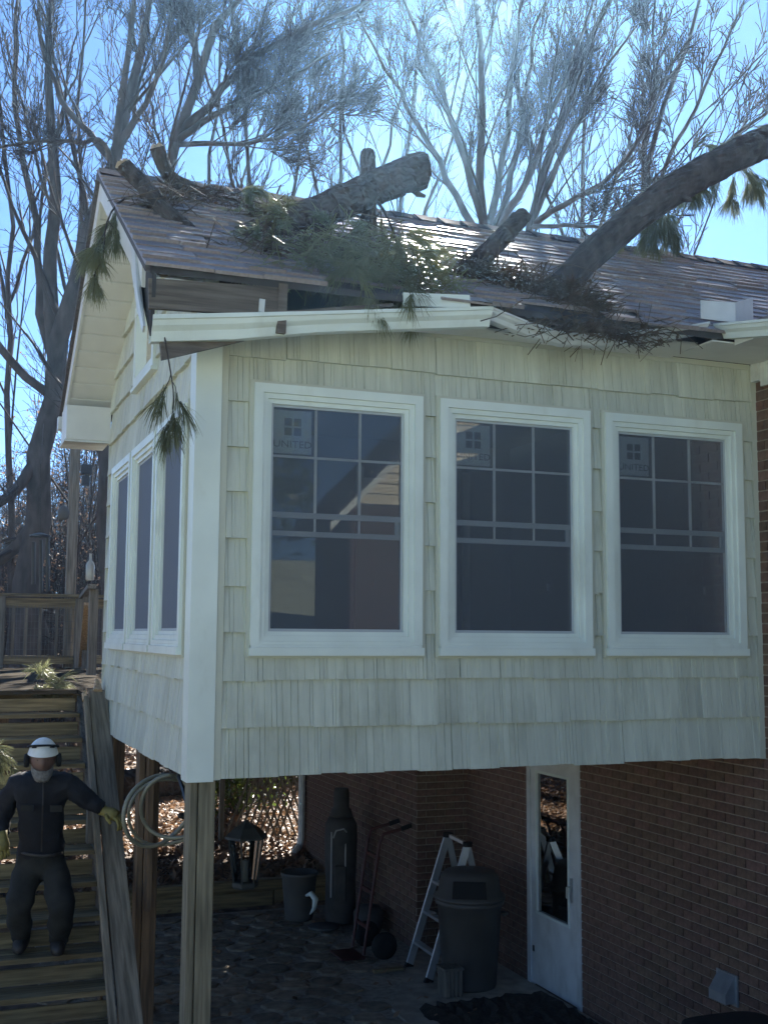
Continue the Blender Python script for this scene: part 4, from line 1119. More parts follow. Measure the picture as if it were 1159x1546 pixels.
def log(name, label, pts, r0, r1, seed, cut=True, cutstart=False, cat='log'):
    g = np.random.default_rng(seed); n = 36
    P = resample(pts, 24); Ltot = np.linalg.norm(np.diff(P, axis=0), axis=1).sum(); K = int(min(150, max(24, Ltot/.018)))
    P = np.stack([np.interp(np.linspace(0, 23, K), np.arange(24), P[:, i]) for i in range(3)], 1)
    P[1:-1] += np.cumsum(g.normal(0, .0012, (K-2, 3)), 0)
    rad = np.linspace(r0, r1, K); kn = np.ones(K)
    for _ in range(max(2, int(Ltot*2))): c_ = g.integers(0, K); kn += g.uniform(.03, .09)*np.exp(-((np.arange(K)-c_)/3.0)**2)
    rad = rad*kn
    t = thing(name, label, cat, tuple(P[0]))
    V, F = tubes_np(P[None], rad[None], n)
    # bark plates: long irregular cells with grooves between
    row = np.arange(K)[:, None]; col = np.arange(n)[None]
    shift = np.cumsum(g.normal(0, .35, K))[:, None]
    cell = np.floor((col+shift)/3.0).astype(int); brk = np.floor((row+(cell*37 % 11))/6.0).astype(int)
    hsh = np.sin(cell*12.9898+brk*78.233)*43758.5453; hsh = hsh-np.floor(hsh)
    groove = (np.abs(((col+shift)/3.0) % 1.0-.5) > .38) | (((row+(cell*37 % 11)) % 6) == 0)
    disp = (1+.05*(hsh-.5)+np.where(groove, -.06, .025)+g.normal(0, .012, (K, n))).reshape(-1, 1)
    ctr = np.repeat(P, n, 0); V = ctr+(V-ctr)*disp
    fast_mesh('bark', V, F, M['bark'], t, False)
    for _ in range(int(2+Ltot*1.2)):                 # broken branch stubs
        k_ = g.integers(int(K*.15), int(K*.9)); a_ = g.integers(0, n); d = V[k_*n+a_]-P[k_]; d /= np.linalg.norm(d)
        ax = P[min(k_+1, K-1)]-P[k_-1]; ax /= np.linalg.norm(ax); d = d+ax*.6; d /= np.linalg.norm(d); L_ = g.uniform(.04, .11)
        q = P[k_]+d*rad[k_]*.6; b = MB(); b.tube([q, q+d*(rad[k_]*.4+L_*.6), q+d*(rad[k_]*.4+L_)+g.normal(0, .01, 3)], [rad[k_]*.26, rad[k_]*.19, rad[k_]*.10], 7); b.build('branch_stub', M['bark'], t)
    if cut:
        for e, on in ((K-1, True), (0, cutstart)):
            if not on: continue
            ring = V[e*n:(e+1)*n]; c_ = ring.mean(0); d = (P[-1]-P[-2]) if e else (P[0]-P[1]); d /= np.linalg.norm(d)
            m_ = MB(); vs = [tuple(c_+(p-c_)*.97+d*.002) for p in ring]+[tuple(c_+(p-c_)*.5+d*.03*g.uniform(-.3, 1.0)) for p in ring]+[tuple(c_+d*.01)]
            m_.add(vs, [(i, (i+1) % n, n+(i+1) % n, n+i) for i in range(n)]+[(n+i, n+(i+1) % n, 2*n) for i in range(n)]); m_.build('cut_end', M['cutwood'], t)
    return t
def rp(x, y, h=0.0): return Vector((x, y, roof_z(y)+h))
log('pine_log', 'heavy cut pine log lying aslant across the roof shingles', [rp(.36, .62, -.10), rp(.62, .60, .05), (.95, .58, 5.83), (1.30, .57, 6.03), (1.60, .58, 6.185)], .095, .118, 61)
log('pine_stump', 'upright broken pine stub standing behind the aslant log', [(1.33, .86, 5.45), (1.315, .86, 5.8), (1.31, .85, 6.10), (1.30, .85, 6.36)], .062, .048, 62)
log('pine_log', 'short thin pine log jutting out of the torn eave', [(1.66, .10, 5.18), (1.76, .22, 5.40), (1.96, .26, 5.60), (2.18, .28, 5.83)], .068, .058, 63)
log('fallen_pine', 'long pine trunk fallen onto the eave from beyond the house', [(2.18, .10, 5.12), (2.38, .2, 5.36), (2.75, .2, 5.72), (3.22, .2, 6.12), (3.7, .21, 6.42), (4.15, .22, 6.66), (5.5, .3, 7.25), (7.5, .5, 8.1), (9.5, .7, 9.0)], .090, .175, 64, cat='tree trunk')
log('cut_branch', 'crooked cut branch with a pale end near the roof peak', [rp(.06, .50, -.07), rp(-.10, .62, .04), (-.20, .78, 5.86), (-.26, .88, 5.97), (-.33, .93, 6.06)], .050, .052, 65)
log('cut_branch', 'mossy bent branch lying just under the ridge', [rp(.45, 1.42, -.06), rp(.25, 1.40, .04), (.06, 1.32, 6.16), (-.02, 1.25, 6.22), (-.07, 1.22, 6.33)], .040, .05, 66)
bough('green pine bough heaped on the shingles left of the aslant log', [rp(.9, .55, .1), rp(.62, .35, .10), rp(.35, .35, .05)], .014, 71, 15, 3, .26, per=18)
bough('pine bough lying flat below the ridge by the bent branch', [rp(.25, 1.3, .06), rp(.5, 1.1, .06), rp(.75, .9, .05)], .012, 72, 16, 3, .22)
bough('thick tangle of pine needles under the aslant log', [rp(.75, .5, .10), rp(.85, .15, .10), rp(.80, -.25, .08)], .014, 73, 11, 3, .26, per=20)
bough('pine bough hanging off the roof beside the upright stub', [(1.25, .6, 5.95), (1.22, .30, 5.75), (1.18, .02, 5.48), (1.15, -.25, 5.18)], .012, 74, 12, 3, .24, ln=.135, per=22)
bough('dark pine spray between the stub and the eave', [rp(1.05, .4, .12), rp(1.1, .0, .10), rp(1.0, -.35, .06)], .012, 75, 11, 3, .24, per=22)
bough('pine spray draped over the gable edge near the peak', [rp(-.1, .95, .05), rp(-.33, .85, .06), (-.45, .75, 5.62), (-.46, .7, 5.35)], .010, 76, 7, 3, .2, ln=.135)
bough('pine twig hanging from the broken end of the gutter', [(-.27, -.40, 4.62), (-.24, -.42, 4.45), (-.21, -.42, 4.28), (-.24, -.42, 4.12)], .005, 77, 4, 2, .13, ln=.15, per=14, droop=.5)
bough('bushy pine tuft drooping over the bent gutter', [at(905, 350, 9.2), at(920, 400, 9.0), at(932, 450, 8.8), at(932, 500, 8.75)], .008, 78, 30, 4, .2, ln=.135, per=25, droop=.6)
bough('feathery pine bough on the upper side of the fallen trunk', [at(930, 345, 9.3), at(990, 285, 9.3), at(1040, 235, 9.4), at(1065, 205, 9.4)], .012, 79, 16, 3, .27, ln=.135, per=19, droop=.5)
bough('pine bough hanging under the fallen trunk by the sky', [at(1010, 300, 9.4), at(1070, 255, 9.4), at(1120, 245, 9.5), at(1145, 270, 9.5)], .010, 80, 9, 3, .26, ln=.135, per=17, droop=.6)
bough('thin pine sprig dangling below the fallen trunk', [at(960, 310, 9.3), at(985, 325, 9.3), at(1008, 340, 9.35)], .006, 81, 8, 3, .2, ln=.135, per=13, droop=.7)
bough('fresh pine tips scattered on the deck at the head of the stairs', [(-.55, 4.85, 2.62), (-.42, 4.8, 2.64), (-.28, 4.75, 2.62)], .006, 82, 12, 2, .12, ln=.13, per=13, droop=.1)
bough('small pine sprig caught on the stairs above the helmet', [(-1.05, 3.6, 2.25), (-.85, 3.45, 2.15), (-.68, 3.35, 2.02)], .006, 83, 7, 2, .12, ln=.12, per=10, droop=.2)
# loose debris of twigs, bark and dry leaves
def debris(name, label, centers, nt_, nl, seed, mt='dryneedle'):
    g = np.random.default_rng(seed); cs = np.array(centers)
    i = g.integers(0, len(cs), nt_); p = cs[i, :3]+g.normal(0, 1, (nt_, 3))*cs[i, 3:6]; p[:, 2] = np.maximum(p[:, 2], cs[i, 2]-.02)
    d = g.normal(0, 1, (nt_, 3)); d[:, 2] *= .45; d /= np.linalg.norm(d, axis=1, keepdims=True); L = g.uniform(.04, .22, (nt_, 1))
    mid = p+g.normal(0, .02, p.shape); P = np.stack([p-d*L, mid, p+d*L], 1); R_ = np.repeat(g.uniform(.0012, .0042, (nt_, 1)), 3, 1)
    bk_ = Bulk(); bk_.add(*tubes_np(P, R_, 4))
    i = g.integers(0, len(cs), nl); p = cs[i, :3]+g.normal(0, 1, (nl, 3))*cs[i, 3:6]*1.1; p[:, 2] = np.maximum(p[:, 2], cs[i, 2]-.02)
    a = g.normal(0, 1, (nl, 3)); a /= np.linalg.norm(a, axis=1, keepdims=True); b_ = np.cross(a, g.normal(size=a.shape)); b_ /= np.linalg.norm(b_, axis=1, keepdims=True)
    h = g.uniform(.012, .035, (nl, 1)); V = np.stack([p-a*h, p+b_*h*.5, p+a*h, p-b_*h*.5], 1).reshape(-1, 3); k = np.arange(nl)[:, None]*4
    bk_.add(V, k+np.array([[0, 1, 2, 3]]))
    o = bk_.build(name, M[mt], None, False); o['kind'] = 'stuff'; o['label'] = label
    return o
def rc(x, y, sx, sy, sz, h=.03): return (x, y, roof_z(y)+h, sx, sy, sz)
debris('debris', 'nest of broken twigs and dry leaves where the trunk hit the eave', [rc(1.72, .10, .09, .06, .03), rc(1.95, .0, .11, .07, .03), rc(2.12, -.15, .10, .09, .04), rc(2.25, -.30, .09, .07, .04), (2.2, -.40, 4.90, .22, .04, .05), (2.5, -.40, 4.92, .15, .04, .03)], 1000, 600, 91)
debris('debris', 'scattered twigs and bark over the shingles left of the log', [rc(.30, 1.2, .15, .12, .02), rc(.6, .9, .2, .15, .03), rc(.9, .3, .2, .2, .04), rc(.5, .0, .2, .12, .03), rc(-.1, .8, .1, .15, .03)], 420, 160, 92)
debris('debris', 'dark clump of needles and twigs over the torn eave', [rc(.75, -.25, .22, .14, .07), rc(1.15, -.3, .18, .10, .06), rc(.95, .1, .2, .15, .06)], 900, 60, 93, 'needle')

# ------------------------------------------------------------------ small things hanging beyond the railing
wc = thing('wind_chime', 'black wind chime of long tubes hanging beyond the railing', 'wind chime', tuple(at(60, 812, 13.5)))
for (u, v0, v1) in ((51, 818, 882), (62, 815, 895), (72, 812, 892)):
    b = MB(); b.tube([at(u, v0, 13.5+u*.002), at(u, v1, 13.5+u*.002)], .022, 8); b.build('tube', M['black'], wc)
b = MB(); c_ = at(61, 808, 13.6); b.lathe([(.02, .03), (.12, .0), (.12, -.02)], tuple(c_), 14); b.build('top_disc', M['black'], wc)
b = MB(); b.tube([at(61, 806, 13.6), at(62, 700, 13.6), at(66, 640, 14.5)], .004, 4); b.build('cord', M['black'], wc)
bf = thing('bird_feeder', 'small pale bird feeder hanging from a cord beyond the railing', 'bird feeder', tuple(at(96, 785, 14)))
b = MB(); c_ = at(96, 785, 14); b.lathe([(.03, 0), (.065, .02), (.07, .10), (.05, .15), (.015, .18)], tuple(c_), 12); b.build('body', M['clay'], bf, True)
b = MB(); b.tube([at(96, 765, 14), at(97, 700, 14), at(98, 640, 14.5)], .003, 4); b.build('cord', M['black'], bf)
bt = thing('hanging_bottle', 'frosted glass bottle on a twig between the tall post and the sunroom', 'bottle', tuple(at(136, 876, 13.5)))
b = MB(); c_ = at(136, 876, 13.5); b.lathe([(.045, 0), (.05, .01), (.05, .17), (.04, .20), (.016, .235), (.016, .30), (.02, .31)], tuple(c_), 12); b.build('body', M['frost'], bt, True)
b = MB(); b.tube([at(136, 835, 13.5), at(134, 760, 13.6), at(140, 700, 14.5)], .003, 4); b.build('cord', M['black'], bt)

# ------------------------------------------------------------------ bank: leaf litter, undergrowth, shrubs, fallen log
g = np.random.default_rng(5)
def leaves_on_ground(n, x0, x1, y0, y1, size):
    x = g.uniform(x0, x1, n); y = g.uniform(y0, y1, n); z = ground_z(x, y)-.012
    a = g.uniform(0, 2*np.pi, n); tl = g.normal(0, .5, (n, 2)); h = g.uniform(.6, 1.2, n)*size
    ax = np.stack([np.cos(a), np.sin(a), tl[:, 0]], 1)*h[:, None]; ay = np.stack([-np.sin(a), np.cos(a), tl[:, 1]], 1)*h[:, None]*.55
    p = np.stack([x, y, z+.02], 1)
    return np.stack([p-ax, p+ay, p+ax, p-ay], 1).reshape(-1, 3)
V = np.concatenate([leaves_on_ground(26000, -3, 6, 7.2, 13.5, .045), leaves_on_ground(26000, -5, 11, 13.5, 30, .075)])
o = fast_mesh('leaf_litter', V, np.arange(len(V)).reshape(-1, 4), M['leaf'], None, False); o['kind'] = 'stuff'; o['label'] = 'dry brown leaves covering the bank behind the patio'
V = leaves_on_ground(240, -.2, 3.1, 2.0, 6.9, .035); V[:, 2] += .045
o = fast_mesh('fallen_leaves', V, np.arange(len(V)).reshape(-1, 4), M['leaf'], None, False); o['kind'] = 'stuff'; o['label'] = 'a few dry leaves blown over the dark patio'
# undergrowth of thin stems
n = 520; bx_ = np.stack([g.uniform(-9, 8, n), g.uniform(15, 34, n)], 1); bz = ground_z(bx_[:, 0], bx_[:, 1])
hgt = g.uniform(1.5, 5.0, n); top = np.stack([bx_[:, 0]+g.normal(0, .6, n), bx_[:, 1]+g.normal(0, .4, n), bz+hgt], 1); bot = np.stack([bx_[:, 0], bx_[:, 1], bz-.05], 1)
tt = np.linspace(0, 1, 7)[None, :, None]; P = bot[:, None]*(1-tt)+top[:, None]*tt+g.normal(0, .07, (n, 7, 3))
Rr = np.repeat(np.linspace(.022, .006, 7)[None], n, 0)*g.uniform(.5, 1.5, (n, 1))
ug = Bulk(); ug.add(*tubes_np(P, Rr, 4)); C, CR = spawn(g, P, Rr, 7, .15, .35, .8, .1, 5, .5, .004); ug.add(*tubes_np(C, CR, 3))
C2, CR2 = spawn(g, C, CR, 4, .2, .45, .7, .05, 4, .6, .004, lmin=.15); ug.add(*tubes_np(C2, CR2, 3))
n = 300; uu = g.uniform(-60, 240, n); dd = g.uniform(22, 36, n); pts_ = [at(a, 900, b__) for a, b__ in zip(uu, dd)]
bx_ = np.array([(p.x, p.y) for p in pts_]); bz = ground_z(bx_[:, 0], bx_[:, 1]); hgt = g.uniform(3.5, 8.0, n)*np.where(uu < 60, .7, 1)
top = np.stack([bx_[:, 0]+g.normal(0, .5, n), bx_[:, 1]+g.normal(0, .4, n), bz+hgt], 1); bot = np.stack([bx_[:, 0], bx_[:, 1], bz-.05], 1)
P = bot[:, None]*(1-tt)+top[:, None]*tt+g.normal(0, .08, (n, 7, 3)); Rr = np.repeat(np.linspace(.035, .008, 7)[None], n, 0)*g.uniform(.5, 1.5, (n, 1))
ug.add(*tubes_np(P, Rr, 4)); Cb, CRb = spawn(g, P, Rr, 12, .1, .28, .9, .08, 5, .5, .006); ug.add(*tubes_np(Cb, CRb, 3))
Cc, CRc = spawn(g, Cb, CRb, 5, .2, .5, .7, .05, 4, .6, .006, lmin=.2); ug.add(*tubes_np(Cc, CRc, 3)); C2 = np.concatenate([C2, Cc])
o = ug.build('undergrowth', M['twig']); o['kind'] = 'stuff'; o['label'] = 'tangled brown undergrowth in the woods behind the deck'
e = C2[:, -1]; e = e[g.random(len(e)) < .75]; a = g.normal(size=e.shape); a /= np.linalg.norm(a, axis=1, keepdims=True); b_ = np.cross(a, g.normal(size=e.shape)); b_ /= np.linalg.norm(b_, axis=1, keepdims=True)
hh = g.uniform(.02, .05, (len(e), 1)); V = np.stack([e-a*hh, e+b_*hh*.6, e+a*hh, e-b_*hh*.6], 1).reshape(-1, 3)
o = fast_mesh('undergrowth_leaves', V, np.arange(len(V)).reshape(-1, 4), M['leaf'], None, False); o['kind'] = 'stuff'; o['label'] = 'withered leaves clinging to the undergrowth'
M['greenleaf'] = mat('green_shrub_leaf', (.085,.12,.025), .4, var=.45, scale=3, trans=.4)
def shrub(label, c, r, h, n, seed, size=.06):
    g_ = np.random.default_rng(seed); t = thing('shrub', label, 'shrub', c)
    m = 26; d = g_.normal(size=(m, 3)); d[:, 2] = np.abs(d[:, 2])+.6; d /= np.linalg.norm(d, axis=1, keepdims=True)
    tt_ = np.linspace(0, 1, 6)[None, :, None]; P_ = np.array(c)[None, None]+d[:, None]*tt_*np.array([r, r, h])*g_.uniform(.6, 1.1, (m, 1, 1))+g_.normal(0, .03, (m, 6, 3))
    R__ = np.repeat(np.linspace(.014, .004, 6)[None], m, 0)
    bk_ = Bulk(); bk_.add(*tubes_np(P_, R__, 5)); C_, CR_ = spawn(g_, P_, R__, 6, .25, .4, .7, .1, 4, .6, .003); bk_.add(*tubes_np(C_, CR_, 3)); bk_.build('stem', M['twig'], t)
    k_ = g_.integers(0, len(C_), n); j_ = g_.integers(1, 4, n); e_ = C_[k_, j_]+g_.normal(0, .05, (n, 3))
    a_ = g_.normal(size=(n, 3)); a_[:, 2] -= .3; a_ /= np.linalg.norm(a_, axis=1, keepdims=True); b__ = np.cross(a_, g_.normal(size=(n, 3))); b__ /= np.linalg.norm(b__, axis=1, keepdims=True)
    h_ = g_.uniform(.6, 1.2, (n, 1))*size; V_ = np.stack([e_, e_+a_*h_+b__*h_*.4, e_+a_*h_*2, e_+a_*h_-b__*h_*.4], 1).reshape(-1, 3)
    fast_mesh('foliage', V_, np.arange(len(V_)).reshape(-1, 4), M['greenleaf'], t, False)
    return t
for (u, v, d, r, h, lb, sd_) in ((360, 1260, 16.5, .9, 1.5, 'glossy green shrub sunlit behind the corner post', 1), (262, 1190, 20, .8, 1.2, 'yellowish green shrub by the fallen log on the bank', 2), (410, 1240, 19, .7, 1.3, 'small green shrub near the lattice', 3)):
    p = at(u, v, d); shrub(lb, (p.x, p.y, gz(p.x, p.y)-.05), r, h, 1500, sd_)
p = at(170, 1240, 17.0); q = at(330, 1200, 18.5)
log('fallen_log', 'pale sunlit log lying on the leafy bank', [(p.x-.8, p.y-.3, gz(p.x, p.y)+.18), (p.x, p.y, gz(p.x, p.y)+.20), (q.x, q.y, gz(q.x, q.y)+.18), (q.x+1.5, q.y+.6, gz(q.x+1.5, q.y)+.15)], .26, .2, 67, cutstart=True)
lp = thing('lattice_panel', 'dark wooden lattice panel standing by the corner of the brick house', 'lattice', (3.05, 8.9, .3))
for i in range(9):
    for s_ in (-1, 1):
        x0 = 2.30+i*.09; b = MB(); b.beam((x0, 8.9+.006*s_, .35 if s_ > 0 else 2.2), (x0+.75 if s_ > 0 else x0+.75, 8.9+.006*s_, 2.2 if s_ > 0 else .35), .028, .010, (0,1,0)); b.build('slat', M['deckz'], lp)
for x_ in (2.28, 3.82):
    b = MB(); b.bevbox(x_-.03, x_+.03, 8.86, 8.94, .2, 2.3, .004); b.build('frame_post', M['deckz'], lp)
fn = thing('plank_fence', 'orange-brown plank fence glimpsed through the railing wires', 'fence', tuple(at(30, 1000, 27)))
for i in range(9):
    p = at(8+i*7, 985, 27); b = MB(); b.bevbox(p.x-.05, p.x+.055, p.y-.015, p.y+.015, gz(p.x, p.y)-.1, p.z+.18, .004); b.build('plank', M['splinter'], fn)

# ------------------------------------------------------------------ behind the viewer (seen in the window reflections)
nh = thing('neighbour_house', 'cream-gabled brick house across the yard, mirrored in the window', 'house', (9, -16, 1.5))
M['nbrick'] = mat('neighbour_brick', (.10,.06,.048), .9, var=.25, scale=12)
M['cream'] = mat('cream_lap_siding', (.62,.55,.38), .6)
b = MB(); b.box(5.3, 13.3, -14.5, -12.55, .5, 5.35); b.build('wall', M['nbrick'], nh)
z_ = 5.36; i = 0
while z_ < 9.2:
    x0 = 5.3+(z_-5.36)/1.0; x1 = 13.3-(z_-5.36)/1.0
    if x1-x0 < .2: break
    b = MB(); b.prism([(x0, -12.52, z_), (x1, -12.52, z_), (x1, -12.55, z_+.19), (x0, -12.55, z_+.19)], (0, -.06, 0)); b.build('lap_board', M['cream'], nh); z_ += .19
for s_ in (-1, 1):
    b = MB(); p = [(9.3, -12.2, 9.5), (9.3+s_*4.5, -12.2, 5.0), (9.3+s_*4.5, -12.2, 4.8), (9.3, -12.2, 9.3)]; b.prism(p, (0, -2.5, 0)); b.build('roof', M['ridge'], nh)
    b = MB(); p = [(9.3, -12.19, 9.45), (9.3+s_*4.48, -12.19, 4.97), (9.3+s_*4.48, -12.19, 4.83), (9.3, -12.19, 9.31)]; b.prism(p, (0, .03, 0)); b.build('rake_board', M['white'], nh)
for x_ in (6.3, 8.6):
    b = MB(); b.box(x_, x_+1.1, -12.54, -12.50, 2.3, 3.9); w_ = b.build('window', M['white'], nh); b = MB(); b.box(x_+.08, x_+1.02, -12.499, -12.49, 2.38, 3.82); b.build('pane', M['dark_plastic'], w_)
ev = thing('evergreen_tree', 'dark evergreen tree mirrored in the window beside the cream gable', 'tree', (4.7, -20.5, 1.6))
b = MB(); b.tube([(4.7, -20.5, 1.4), (4.75, -20.5, 5), (4.8, -20.5, 9)], [.25, .18, .05], 8); b.build('trunk', M['tree'], ev)
n = 6000; g = np.random.default_rng(77); cl = g.normal(size=(150, 3)); cl /= np.linalg.norm(cl, axis=1, keepdims=True); cl = np.array([4.7, -20.5, 7.6])+cl*np.array([2.3, 2.0, 3.4])*g.uniform(.35, 1, (150, 1))
e = cl[g.integers(0, 150, n)]+g.normal(0, .38, (n, 3)); a = g.normal(size=(n, 3)); a /= np.linalg.norm(a, axis=1, keepdims=True); b_ = np.cross(a, g.normal(size=(n, 3))); b_ /= np.linalg.norm(b_, axis=1, keepdims=True)
h_ = g.uniform(.08, .16, (n, 1)); V = np.stack([e-a*h_, e+b_*h_*.5, e+a*h_, e-b_*h_*.5], 1).reshape(-1, 3)
fast_mesh('crown', V, np.arange(len(V)).reshape(-1, 4), M['greenleaf'], ev, False)
for (x_, y_, sd_, lb) in ((1.2, -22, 51, 'nearer bare tree on the lawn mirrored in the corner window'), (3.6, -27, 52, 'farther bare tree on the lawn mirrored behind the evergreen')):
    bare_tree('bare_tree', lb, 'bare trees on the lawn opposite', [([(x_, y_, 3.2), (x_+.2, y_, 7), (x_-.2, y_, 12.5)], .2, .04), ([(x_+.15, y_, 6), (x_+1.2, y_, 8.5), (x_+2, y_, 12)], .1, .03)], sd_, per=(8, 6, 5))


# ------------------------------------------------------------------ person on the stairs
M['jacket'] = mat('dark_jacket', (.008,.008,.011), .85, var=.3, scale=14, bump=.6, bscale=18)
M['trousers'] = mat('dark_trousers', (.018,.018,.015), .9, var=.35, scale=12, bump=.6, bscale=16)
M['skin'] = mat('skin', (.17,.095,.07), .55, var=.1, scale=20)
M['beard'] = mat('grey_beard', (.19,.18,.17), .9, var=.3, scale=60, bump=.8, bscale=120)
M['helmet'] = mat('white_helmet', (.74,.73,.68), .35, var=.08, scale=12)
M['glove'] = mat('yellow_glove', (.22,.18,.05), .7, var=.3, scale=20)
M['boot'] = mat('dark_boot', (.03,.026,.022), .6, var=.3, scale=14)
def make_person():
    J = dict(pelvis=(62,1298,8.1,0.174,0.145), spine=(63,1255,8.05,0.177,0.142), chest=(64,1212,8,0.196,0.146), upper=(65,1186,7.99,0.165,0.116), neck=(66,1168,7.97,0.065,0.063),
        shL=(26,1184,8,0.100,0.098), elL=(4,1228,8.02,0.073,0.071), wrL=(4,1262,7.92,0.051,0.051),
        shR=(104,1186,8,0.100,0.098), elR=(134,1210,8.03,0.073,0.068), wrR=(158,1223,8.02,0.050,0.049),
        hipL=(42,1312,8.1,0.118,0.118), knL=(28,1368,7.92,0.094,0.096), anL=(33,1420,8.14,0.070,0.074),
        hipR=(83,1312,8.1,0.118,0.118), knR=(94,1372,7.9,0.094,0.096), anR=(88,1424,8.1,0.070,0.074))
    names = list(J); P = [at(*J[k][:3]) for k in names]
    E = [('pelvis','spine'),('spine','chest'),('chest','upper'),('upper','neck'),('upper','shL'),('shL','elL'),('elL','wrL'),('upper','shR'),('shR','elR'),('elR','wrR'),('pelvis','hipL'),('hipL','knL'),('knL','anL'),('pelvis','hipR'),('hipR','knR'),('knR','anR')]
    me = bpy.data.meshes.new('skeleton'); me.from_pydata([tuple(p) for p in P], [(names.index(a), names.index(b_)) for a, b_ in E], [])
    ob = bpy.data.objects.new('skeleton', me); sc.collection.objects.link(ob)
    md = ob.modifiers.new('s', 'SKIN'); md.branch_smoothing = .35
    sv = me.skin_vertices[0].data
    for i, k in enumerate(names): sv[i].radius = J[k][3:5]; sv[i].use_root = (k == 'pelvis')
    ob.modifiers.new('ss', 'SUBSURF').levels = 2
    dg = bpy.context.evaluated_depsgraph_get(); em = bpy.data.meshes.new_from_object(ob.evaluated_get(dg)); bpy.data.objects.remove(ob)
    V = [v.co.copy() for v in em.vertices]; F = [tuple(p.vertices) for p in em.polygons]
    g_ = np.random.default_rng(3)
    zb = at(62, 1290, 8.1).z
    mats = [0 if sum((V[i].z for i in f), 0)/len(f) > zb else 1 for f in F]
    ph_ = g_.uniform(0, 6.28, 6)
    V = [v+Vector(tuple(g_.normal(0, .0025, 3)))+Vector((math.sin(v.z*38+v.x*25+ph_[0]), math.sin(v.z*31-v.x*33+ph_[1]), .4*math.sin(v.x*40+ph_[2])))*.007 for v in V]           # cloth folds
    # head, local: x to the person's left on screen right, y forward, z up
    hc = at(65, 1147, 7.93); fwd = (CAM-hc); fwd.z = 0; fwd.normalize(); tilt = math.radians(5)
    fwd = (fwd*math.cos(tilt)-Vector((0,0,1))*math.sin(tilt)); sx = fwd.cross(Vector((0,0,1))).normalized(); upv = sx.cross(fwd).normalized()
    if sx.dot(r2) < 0: sx = -sx
    H = lambda x, y, z: hc+sx*x+fwd*y+upv*z
    n, m = 28, 20; b0 = len(V)
    for i in range(m+1):
        ph = math.pi*i/m
        for j in range(n):
            th = 2*math.pi*j/n; x, y, z = math.sin(ph)*math.sin(th), math.sin(ph)*math.cos(th), -math.cos(ph)
            X, Y, Z = x*.076, y*.098, z*.122
            if z < 0: X *= 1-.22*(-z)**1.2; Y *= 1-.12*(-z) if y > 0 else 1-.35*(-z)
            if y > 0:
                Y += .026*math.exp(-(X/.012)**2-((Z+.012)/.022)**2)           # nose
                Y -= .012*(math.exp(-((X-.030)/.016)**2-((Z-.012)/.014)**2)+math.exp(-((X+.030)/.016)**2-((Z-.012)/.014)**2))  # eye sockets
                Y += .006*math.exp(-(X/.05)**2-((Z-.034)/.010)**2)            # brow
                Y += .007*math.exp(-(X/.022)**2-((Z+.055)/.008)**2)           # lips
                Y += .010*math.exp(-(X/.028)**2-((Z+.100)/.018)**2)           # chin
            e = math.exp(-((Z+.0)/.03)**2-((Y+.005)/.020)**2); X += (1 if X > 0 else -1)*.016*e   # ears
            V.append(H(X, Y, Z))
    for i in range(m):
        for j in range(n):
            F.append((b0+i*n+j, b0+i*n+(j+1) % n, b0+(i+1)*n+(j+1) % n, b0+(i+1)*n+j)); mats.append(2)
    body = bpy.data.meshes.new('person'); body.from_pydata([tuple(v) for v in V], [], F)
    for k in ('jacket', 'trousers', 'skin'): body.materials.append(M[k])
    body.polygons.foreach_set('material_index', mats); body.polygons.foreach_set('use_smooth', [True]*len(F)); body.update()
    o = bpy.data.objects.new('person', body); sc.collection.objects.link(o)
    tag(o, 'person in dark clothes and white helmet coming down the wooden stairs, holding the rail', 'person')
    # eyes
    for s_ in (-1, 1):
        b = MB(); b.lathe([(.001, -.006), (.007, -.004), (.010, 0), (.007, .004), (.001, .006)], (0, 0, 0), 10); b.v = [tuple(H(p[0]+.030*s_, p[1]+.073, p[2]+.012)) for p in b.v]; b.build('eye', M['dark_plastic'], o, True)
    # beard and moustache
    b = MB(); vs = []; f = []; nn = 18
    for i in range(7):
        for j in range(nn):
            th = -1.35+2.7*j/(nn-1); z = -.058-.082*i/6; w_ = .070*(1-.45*(i/6)**1.6)
            yy = (.103-.012*i/6)*math.cos(th*.78)*(1 if i < 6 else .75); xx = w_*math.sin(th)*1.06
            if i == 0: z += .035*abs(th/1.35)**2
            vs.append(H(xx+U(-.003, .003), yy+U(-.002, .006), z+U(-.004, .004)))
    for i in range(6):
        for j in range(nn-1): f.append((i*nn+j, i*nn+j+1, (i+1)*nn+j+1, (i+1)*nn+j))
    b.add(vs, f); b.build('beard', M['beard'], o, True)
    # helmet: shell with a ridge, brim, dark strap, vents
    def shell(z0, r, name, m_, parent=o, t0=0, lift=0):
        b = MB(); n_, k_ = 30, 9; vs = []; f = []
        for i in range(k_+1):
            a = (math.pi/2)*i/k_
            for j in range(n_):
                th = 2*math.pi*j/n_; rr = math.cos(a); x = .098*r*rr*math.sin(th); y = .125*r*rr*math.cos(th)-.004; z = z0+.108*r*math.sin(a)
                z += .006*math.cos(th*2)*(i/k_)*(1-i/k_); 
                if i == 0: x *= 1.05; y *= 1.06
                vs.append(H(x, y, z+(.018*max(0, math.cos(th)) if i == 0 else 0)*-.3))
        for i in range(k_):
            for j in range(n_): f.append((i*n_+j, i*n_+(j+1) % n_, (i+1)*n_+(j+1) % n_, (i+1)*n_+j))
        b.add(vs, f); return b.build(name, m_, parent, True)
    hl = shell(.043, .99, 'helmet', M['helmet'])
    pts = [H(.101*math.sin(t)*1.0, .128*math.cos(t)*.93,   .090+.028*math.cos(t)) for t in np.linspace(0, 2*math.pi, 25)[:-1]]
    b = MB(); b.tube(pts, .008, 6, closed=True); b.build('goggle_strap', M['dark_plastic'], hl, True)
